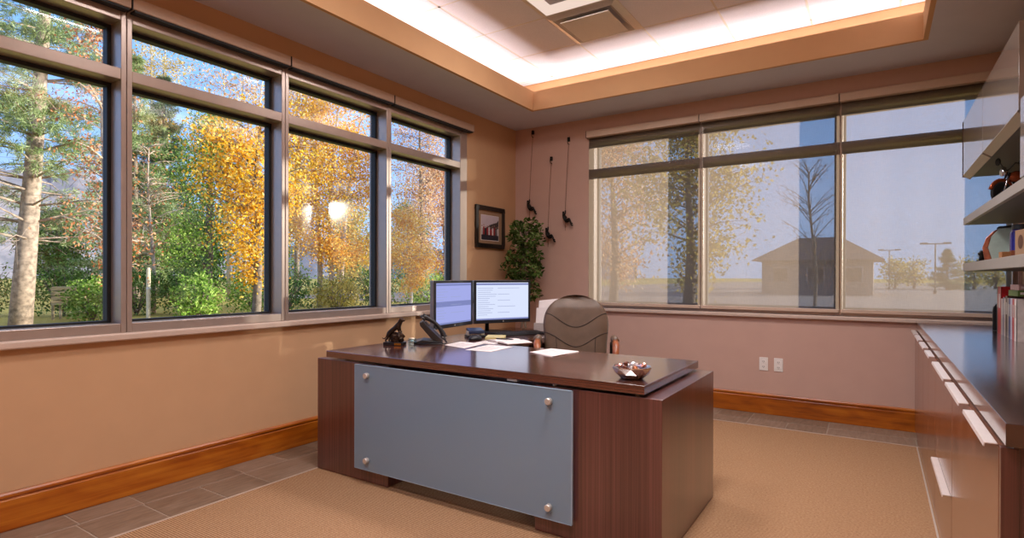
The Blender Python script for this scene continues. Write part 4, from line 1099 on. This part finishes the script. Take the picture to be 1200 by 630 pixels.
def conifer(name, label, x, y, h, tr, L0, low, lm, whorl=.42, bark='bark', lean=(0, 0), dense=1.0, per=5, nl=.17, group='trees outside the left windows', deadlow=0, nw=.024, m_=16, vert=.1):
    t = thing(name, label, 'tree', (x, y, GZ), 0, group)
    mb = MB(); k = 8; P = [Vector((lean[0] * math.sin(i / 7 * 1.5), lean[1] * i / 7, h * i / 7)) for i in range(k)]
    mb.tube([tuple(p) for p in P], [tr * (1 - .9 * i / 7) + .015 for i in range(k)], 12)
    cs = []; dirs = []; z = low
    while z < h * .985:
        f = z / h; i = min(int(f * 7), 6); q = P[i].lerp(P[i + 1], f * 7 - i)
        L = L0 * (1 - f) ** .75 * 1.1
        for b in range(per):
            a = random.uniform(0, 2 * PI); d = Vector((math.cos(a), math.sin(a), random.uniform(-.15, .25)))
            l = L * random.uniform(.7, 1.1)
            e = q + d * l; mid = q.lerp(e, .5) + Vector((0, 0, .06 * l))
            mb.tube([q, mid, e], [.03 * (1 - f) + .012, .014, .005], 5)
            if z < low + deadlow:
                for _ in range(9):
                    c = q.lerp(e, random.uniform(.3, .95)); dd = Vector((random.gauss(0, 1), random.gauss(0, 1), random.gauss(-.2, .5))).normalized() * random.uniform(.3, .8)
                    mb.tube([c, c + dd], [.006, .003], 4)
                if random.random() < .6: continue
            for u_ in np.linspace(.35, 1.0, max(3, int(l * 4.0 * dense))):
                c = q.lerp(e, u_); side = Vector((-d.y, d.x, 0)).normalized()
                for s in (-1, 0, 1):
                    p = c + side * s * (1 - u_ * .6) * l * .25 * random.uniform(.5, 1.2) + Vector((0, 0, random.uniform(-.6 * vert, vert)))
                    cs.append(p); dirs.append((d + side * s * .7).normalized())
        z += whorl * random.uniform(.8, 1.2)
    mb.build('trunk', bark, t, smooth=True)
    T = np.array([tuple(p) for p in cs]); D = np.array([tuple(p) for p in dirs])
    cen = np.repeat(T, m_, 0); dd = np.repeat(D, m_, 0); n = len(cen)
    u = dd * .7 + rand_dirs(n) * .9; u /= np.linalg.norm(u, axis=1, keepdims=True)
    cen = cen + u * nl * .6 + rng.normal(0, .03, (n, 3)); u *= nl * rng.uniform(.5, 1, (n, 1))
    w = np.cross(u, rand_dirs(n)); w *= nw / (np.linalg.norm(w, axis=1, keepdims=True) + 1e-6)
    quads('needles', LM[lm], cen, u, w, t)
    return t

# ground: leaf-strewn lawn, gentle
t_ = NT('leaf_strewn_lawn'); b_ = t_.bsdf(srgb('A69A5E'), .95, spec=.1)
f_ = t_.noise(t_.coords((5, 5, 5)), 1.4, 6, .75)
t_.l(t_.ramp(f_, [(.3, srgb('9A8A4C')), (.48, srgb('B9A24E')), (.62, srgb('CDB368')), (.8, srgb('E0CF9A'))]), b_.inputs['Base Color'])
M['lawn'] = t_.m
struct(MB().box(-420, 420, -60, 520, GZ - .4, GZ).build('ground', 'lawn'))
M['asphalt'] = plain('weathered_asphalt', '8F7F74', .95, vary=.15, vscale=3)
o_ = MB().box(-30, 60, 16, 160, GZ - .3, GZ + .02).build('ground_pavement', 'asphalt'); struct(o_)
# far hillside
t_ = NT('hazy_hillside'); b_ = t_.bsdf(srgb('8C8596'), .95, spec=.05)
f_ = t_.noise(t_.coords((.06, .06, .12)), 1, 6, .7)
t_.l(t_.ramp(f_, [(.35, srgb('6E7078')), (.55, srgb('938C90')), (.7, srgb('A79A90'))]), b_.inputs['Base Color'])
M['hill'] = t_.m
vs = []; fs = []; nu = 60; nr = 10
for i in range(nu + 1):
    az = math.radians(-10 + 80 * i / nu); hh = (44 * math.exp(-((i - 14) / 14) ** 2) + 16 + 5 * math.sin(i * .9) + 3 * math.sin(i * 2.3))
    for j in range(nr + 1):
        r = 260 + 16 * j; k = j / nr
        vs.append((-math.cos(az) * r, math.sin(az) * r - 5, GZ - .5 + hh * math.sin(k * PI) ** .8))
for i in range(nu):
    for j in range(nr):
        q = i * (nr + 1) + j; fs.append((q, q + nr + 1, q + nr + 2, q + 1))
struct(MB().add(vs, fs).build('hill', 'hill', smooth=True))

conifer('pine_tree', 'tall pine with a thick pale sunlit trunk outside the leftmost window bay', -15.62, .03, 13.5, .245, 3.0, 2.3, 'pine', .36, 'bark_pine', (.9, .5), 1.25, 6, .12, deadlow=2.2, nw=.013, m_=24, vert=.28)
broadleaf('aspen_tree', 'slender tree with rusty brown leaves beside the tall pine', -10.9, .11, 7.2, .07, (3.9, .95, 3.3, 1.2), 'rust', 2600, .042, 'bark_pale', 1, (.1, .1), 34, .4)
broadleaf('aspen_tree', 'thin twiggy tree with sparse reddish leaves behind the pale marker post', -18.1, 4.37, 6.3, .065, (3.7, 1.1, 2.4, 1.3), 'rust', 800, .042, 'bark_pale', 1, (.1, .0), 44, .5)
conifer('spruce_tree', 'dark evergreen behind the sparse reddish tree', -34.7, 12.7, 14.4, .22, 2.7, .8, 'spruce', .42, 'bark', (0, 0), 1.3, 6, .22)
conifer('pine_tree', 'grey green pine standing behind the rusty brown aspen', -26.3, 7.4, 12.0, .2, 2.3, 1.0, 'pine', .46, 'bark', (0, 0), 1.1, 6, .2)
broadleaf('linden_tree', 'leafy green tree with a leaning grey trunk left of the golden maple', -19.6, 6.96, 8.1, .22, (3.6, 2.15, 2.95, 1.4), 'green', 14000, .055, 'bark', 1, (.5, .4), 40, .6)
broadleaf('maple_tree', 'bright golden yellow maple in front of the leaning green tree', -6.81, .97, 4.9, .085, (3.0, 1.15, 1.6, 1.2), 'gold', 9500, .038, 'bark', 1, (.2, .3), 40, .32)
broadleaf('birch_tree', 'tall pale yellow birch rising behind the dark evergreen', -41.6, 15.4, 21.0, .17, (16.6, 2.5, 4.4, 10.0), 'pale', 5000, .10, 'bark_white', 2, (.2, .2), 36, .7)
broadleaf('birch_tree', 'white stemmed birch with thin tan leaves above the golden maple', -26.1, 12.3, 13.2, .11, (9.4, 2.2, 3.4, 4.5), 'tan', 4200, .08, 'bark_white', 3, (.3, .3), 40, .7)
broadleaf('maple_tree', 'orange gold multi stemmed tree filling the third window bay', -16.1, 10.45, 9.2, .11, (5.0, 2.4, 3.7, 1.6), 'orange', 26000, .06, 'bark_pale', 3, (.1, .4), 60, .6)
broadleaf('maple_tree', 'tawny orange tree rising behind the orange gold multi stemmed tree', -31.5, 20.0, 15.5, .18, (10.8, 3.0, 4.8, 4.2), 'tan', 13000, .08, 'bark', 1, (.2, .2), 44, .8)
broadleaf('oak_tree', 'thinly leaved tan tree outside the window bay nearest the corner', -17.6, 17.8, 11.5, .14, (6.9, 2.0, 4.2, 2.5), 'tan', 13000, .06, 'bark', 1, (.0, .2), 50, .7)
broadleaf('maple_tree', 'small golden tree with a pale trunk below the thinly leaved tan tree', -10.47, 9.32, 3.6, .06, (2.1, 1.05, 1.35, .9), 'orange', 8000, .045, 'bark_white', 1, (.05, .05), 30, .34)
broadleaf('oak_tree', 'brown leaved tree beside the right jamb of the left windows', -19.7, 22.4, 8.4, .16, (4.7, 2.0, 3.6, 1.3), 'rust', 6000, .08, 'bark', 1, (0, 0), 40, .7)
for k, (x, y, lm, lb, hh) in enumerate([(-47.6, 11.5, 'dkgreen', 'dark green tree far behind the tall pine', 6.0), (-52.3, 18.0, 'olive', 'olive tree far behind the rusty aspen', 7.0),
        (-38.5, 17.4, 'dkgreen', 'dark green tree far behind the leaning green tree', 8.0), (-39.7, 23.8, 'dkgreen', 'dark green tree far behind the golden maple', 7.5),
        (-31.0, 24.6, 'olive', 'olive tree far behind the orange gold tree', 7.5), (-34.0, 34.5, 'dkgreen', 'dark green tree far behind the thinly leaved tan tree', 8.0)]):
    broadleaf('background_tree', lb, x, y, hh, .2, (hh * .5, 2.2, hh * .45, .6), lm, 8000, .11, 'bark', 1, (0, 0), 34, .9)
def shrub(label, x, y, r, h, lm, n, group='shrubs outside the left windows', ls=.07):
    t = thing('shrub', label, 'shrub', (x, y, GZ), 0, group)
    d = rand_dirs(n); rr = rng.uniform(.2, 1, n) ** .45; wob = 1 + .25 * np.sin(d[:, 0] * 6 + d[:, 1] * 5 + d[:, 2] * 7)
    cen = np.stack([d[:, 0] * r * rr * wob, d[:, 1] * r * rr * wob, h * .5 + d[:, 2] * h * .52 * rr * wob], 1); cen[:, 2] = np.maximum(cen[:, 2], .03)
    u = rand_dirs(n) * ls; w = np.cross(u, rand_dirs(n)); w *= ls / (np.linalg.norm(w, axis=1, keepdims=True) + 1e-6)
    quads('foliage', LM[lm], cen, u, w, t)
    mb = MB()
    for k in range(9):
        a = 2 * PI * k / 9; mb.tube([(0, 0, 0), (math.cos(a) * r * .4, math.sin(a) * r * .4, h * .5), (math.cos(a) * r * .7, math.sin(a) * r * .7, h * .85)], [.03, .018, .006], 5)
    mb.build('stems', 'bark', t)
sh = [(-20.7, .34, 1.2, 1.7, 'dkgreen', 'dark green shrub left of the tall pine trunk'), (-18.9, 2.1, 1.1, 1.9, 'dkgreen', 'dark green shrub behind the tan utility crate'),
      (-15.7, 1.7, .7, 1.2, 'green', 'bright green shrub below the rusty aspen'), (-17.5, 3.65, 1.1, 1.7, 'dkgreen', 'dark shrub left of the leaning grey trunk'),
      (-13.1, 3.35, .65, 1.35, 'green', 'light green bush at the foot of the leaning trunk'), (-16.45, 4.85, 1.0, 1.8, 'dkgreen', 'dark shrub behind the golden maple trunk'),
      (-14.1, 5.8, 1.0, 1.7, 'green', 'green shrub right of the golden maple trunk'), (-14.1, 7.0, 1.1, 1.7, 'dkgreen', 'dark shrub left of the three orange gold stems'),
      (-12.6, 8.0, .9, 1.3, 'olive', 'olive shrub right of the three orange gold stems'), (-12.9, 10.1, 1.0, 1.7, 'dkgreen', 'dark shrub left of the small pale trunk'),
      (-11.25, 11.2, 1.0, 1.5, 'green', 'green shrub right of the small pale trunk'), (-11.7, 13.3, 1.1, 1.6, 'dkgreen', 'dark shrub nearest the right jamb of the left windows')]
for x, y, r, h, lm, lb in sh: shrub(lb, x, y, r, h, lm, 2400, ls=.05)
t = thing('utility_crate', 'tan wooden crate on the lawn behind the tall pine', 'crate', (-17.2, 1.72, GZ), .9)
M['crate'] = wood('weathered_board', '8C7350', 'B2976C', 'CDB48A', 'X', .5, .8, fine=20)
mb = MB()
for k in range(4): mb.box(-.42, .42, -.3, .3, .45 + k * .14, .57 + k * .14)
mb.build('boards', 'crate', t, bevel=.01)
mb = MB()
for sx in (-.38, .38):
    for sy in (-.26, .26): mb.box(sx - .03, sx + .03, sy - .03, sy + .03, 0, .45)
mb.build('legs', 'crate', t)
t = thing('marker_post', 'pale wooden post standing on the lawn by the sparse reddish tree', 'post', (-13.83, 2.36, GZ))
M['postw'] = wood('pale_post', 'A99678', 'CDBB9C', 'E0D2B8', 'Z', .5, .8, fine=20)
MB().lathe([(.055, 0), (.055, 1.5), (.04, 1.56), (.001, 1.57)], 12).build('shaft', 'postw', t)
MB().lathe([(.06, .95), (.06, 1.0)], 12).build('band', 'steel', t)

# seen through the back blinds
broadleaf('cottonwood_tree', 'large tan leaved tree seen through the back wall blinds', -2.3, 15.2, 7.0, .22, (4.0, 2.5, 3.0, 1.0), 'olive', 8000, .085, 'bark', 1, (.1, 0), 46, .6, group='trees beyond the back windows')
broadleaf('cottonwood_tree', 'tan tree behind the large one, by the left edge of the back windows', -6.8, 19.0, 8.0, .22, (4.4, 2.5, 3.4, 1.0), 'tan', 6000, .095, 'bark', 1, (.1, 0), 40, .7, group='trees beyond the back windows')
t = broadleaf('bare_tree', 'thin bare young tree in front of the hip roofed building', 2.11, 10.3, 4.2, .035, (2.6, .75, 1.6, .9), 'rust', 60, .02, 'bark', 1, (.05, 0), 60, .25, rise=(.6, 1.3), thin=.5, group='trees beyond the back windows')
t = thing('hip_roof_building', 'low hip roofed building beyond the back windows', 'building', (-.35, 45, GZ))
M['bwall'] = plain('building_stucco', '8A7A70', .9, vary=.05, vscale=2); M['broof'] = plain('building_shingle', '5E4E4A', .9, vary=.2, vscale=6)
MB().box(-3.7, 3.6, -3, 5, 0, 2.65).build('walls', 'bwall', t)
vs = [(-4.4, -3.7, 2.6), (4.3, -3.7, 2.6), (4.3, 5.7, 2.6), (-4.4, 5.7, 2.6), (-1.5, .6, 4.5), (1.4, .6, 4.5), (1.4, 1.6, 4.5), (-1.5, 1.6, 4.5)]
MB().add(vs, [(0, 1, 2, 3)[::-1], (0, 1, 5, 4), (1, 2, 6, 5), (2, 3, 7, 6), (3, 0, 4, 7), (4, 5, 6, 7)]).build('roof', 'broof', t)
for x in (-2.4, 0, 2.4):
    w = MB().box(x - .6, x + .6, -3.06, -2.99, .9, 2.1).build('window', 'frame', t); MB().box(x - .52, x + .52, -3.075, -3.05, .98, 2.02).build('pane', 'gasket', w)
def lamp(label, x, y, h):
    t = thing('lamp_post', label, 'lamp post', (x, y, GZ), 0, 'parking lot lamp posts')
    MB().lathe([(.12, 0), (.12, .3), (.06, .32), (.045, h)], 10).build('pole', 'gasket', t)
    MB().box(-.75, .75, -.04, .04, h - .02, h + .06).build('arm', 'gasket', t)
    for s in (-1, 1): MB().box(s * .75 - .25, s * .75 + .25, -.15, .15, h, h + .12).build('lamp_head', 'gasket', t)
lamp('tall twin headed lamp post right of the hip roofed building', 7.37, 50.6, 4.0)
lamp('more distant twin headed lamp post beside the building roof', 4.56, 66.7, 4.2)
conifer('spruce_tree', 'small far spruce right of the lamp post beyond the back windows', 9.73, 70, 4.2, .15, 1.7, .3, 'spruce', .4, 'bark', (0, 0), 1, 6, .25, group='trees beyond the back windows')
for k, (x, y) in enumerate([(5.2, 74), (7.2, 78), (12.6, 76), (15.0, 80)]):
    broadleaf('distant_tree', ['distant round tree first right of the building', 'distant round tree second right of the building', 'distant round tree just right of the far spruce', 'distant round tree behind the wall shelves'][k], x, y, 3.2, .15, (1.8, 1.6, 1.5, .5), 'olive', 900, .16, 'bark', 1, (0, 0), 20, .7, group='trees beyond the back windows')

# ------------------------------------------------------------------ light
SUN_AZ = math.radians(51); SUN_EL = math.radians(6.5)
sd = Vector((math.sin(SUN_AZ) * math.cos(SUN_EL), math.cos(SUN_AZ) * math.cos(SUN_EL), math.sin(SUN_EL)))
L = bpy.data.lights.new('sun', 'SUN'); L.energy = 12.0; L.angle = math.radians(.9); L.color = (1, .93, .82)
o = bpy.data.objects.new('sun', L); C.objects.link(o); o.rotation_euler = sd.to_track_quat('Z', 'Y').to_euler(); o.location = (30, 26, 10)

SKY = 1.9
w = bpy.data.worlds.new('sky'); bpy.context.scene.world = w; w.use_nodes = True
nt = w.node_tree; nt.nodes.clear()
tc = nt.nodes.new('ShaderNodeTexCoord'); sx = nt.nodes.new('ShaderNodeSeparateXYZ'); nt.links.new(tc.outputs['Generated'], sx.inputs[0])
sr = nt.nodes.new('ShaderNodeValToRGB'); cr = sr.color_ramp
for e_, (p_, c_) in zip([cr.elements[0], cr.elements[1]] + [cr.elements.new(.5) for _ in range(3)],
                        [(0, (.31, .47, .78)), (1, (.08, .20, .55)), (.10, (.33, .50, .86)), (.32, (.20, .42, .88)), (.65, (.11, .27, .68))]):
    e_.position = p_; e_.color = (*c_, 1)
nt.links.new(sx.outputs[2], sr.inputs[0])
bg = nt.nodes.new('ShaderNodeBackground'); bg.inputs[1].default_value = SKY
nt.links.new(sr.outputs[0], bg.inputs[0])
ow = nt.nodes.new('ShaderNodeOutputWorld'); nt.links.new(bg.outputs[0], ow.inputs[0])

def area(name, loc, rot, sx, sy, power, col, spread=180):
    L = bpy.data.lights.new(name, 'AREA'); L.shape = 'RECTANGLE'; L.size = sx; L.size_y = sy; L.energy = power; L.color = col; L.spread = math.radians(spread)
    o = bpy.data.objects.new(name, L); C.objects.link(o); o.location = loc; o.rotation_euler = rot
    return o
WARM = (1, .89, .84)
P = 3.7
ly = CY1 - CY0 - .5; lx = CX1 - CX0 - .5
# cove tubes lie on the ledge behind the fascia lip, shining up
area('cove_lamp', (.37, (CY0 + CY1) / 2, ZS + .07), (PI, 0, 0), .05, ly, P * ly, WARM)
area('cove_lamp', (3.96, (CY0 + CY1) / 2, ZS + .07), (PI, 0, 0), .05, ly, P * ly, WARM)
area('cove_lamp', ((CX0 + CX1) / 2, -.37, ZS + .07), (PI, 0, 0), lx, .05, P * lx, WARM)
area('cove_lamp', ((CX0 + CX1) / 2, -6.39, ZS + .07), (PI, 0, 0), lx, .05, P * lx, WARM)
for (i, j) in sorted(FIX):  # lamps in the out-of-view fixtures are there to brighten the room
    x0, x1, y0, y1 = cell(i, j)
    area('troffer_lamp', ((x0 + x1) / 2, (y0 + y1) / 2, ZC - .016), (0, 0, 0), .5, .5, 19.5 if i == 2 else 28, (1, .93, .92), 180 if i == 2 else 132)

# ------------------------------------------------------------------ camera
cam = bpy.data.cameras.new('camera'); co = bpy.data.objects.new('camera', cam); C.objects.link(co)
cam.sensor_width = 36; cam.sensor_fit = 'HORIZONTAL'; cam.lens = 661.62 / 1200 * 36
cam.shift_y = (325.89 - 315) / 1200; cam.clip_start = .05; cam.clip_end = 1500
yaw, pit, rol = math.radians(32.9), math.radians(-.194), math.radians(.1485)
F = Vector((-math.sin(yaw) * math.cos(pit), math.cos(yaw) * math.cos(pit), math.sin(pit)))
r0 = Vector((math.cos(yaw), math.sin(yaw), 0)); u0 = r0.cross(F)
rt = r0 * math.cos(rol) + u0 * math.sin(rol); up = u0 * math.cos(rol) - r0 * math.sin(rol)
co.matrix_world = Matrix(((rt.x, up.x, -F.x, 3.4925), (rt.y, up.y, -F.y, -5.4675), (rt.z, up.z, -F.z, 1.22), (0, 0, 0, 1)))
sc = bpy.context.scene; sc.camera = co
sc.view_settings.view_transform = 'Standard'; sc.view_settings.look = 'None'
sc.view_settings.exposure = 0; sc.view_settings.gamma = 1; sc.view_settings.use_curve_mapping = False
sc.cycles.use_denoising = True
sc.cycles.max_bounces = 10; sc.cycles.diffuse_bounces = 5; sc.cycles.glossy_bounces = 4; sc.cycles.transparent_max_bounces = 16
sc.cycles.sample_clamp_indirect = 8; sc.cycles.caustics_reflective = False; sc.cycles.caustics_refractive = False
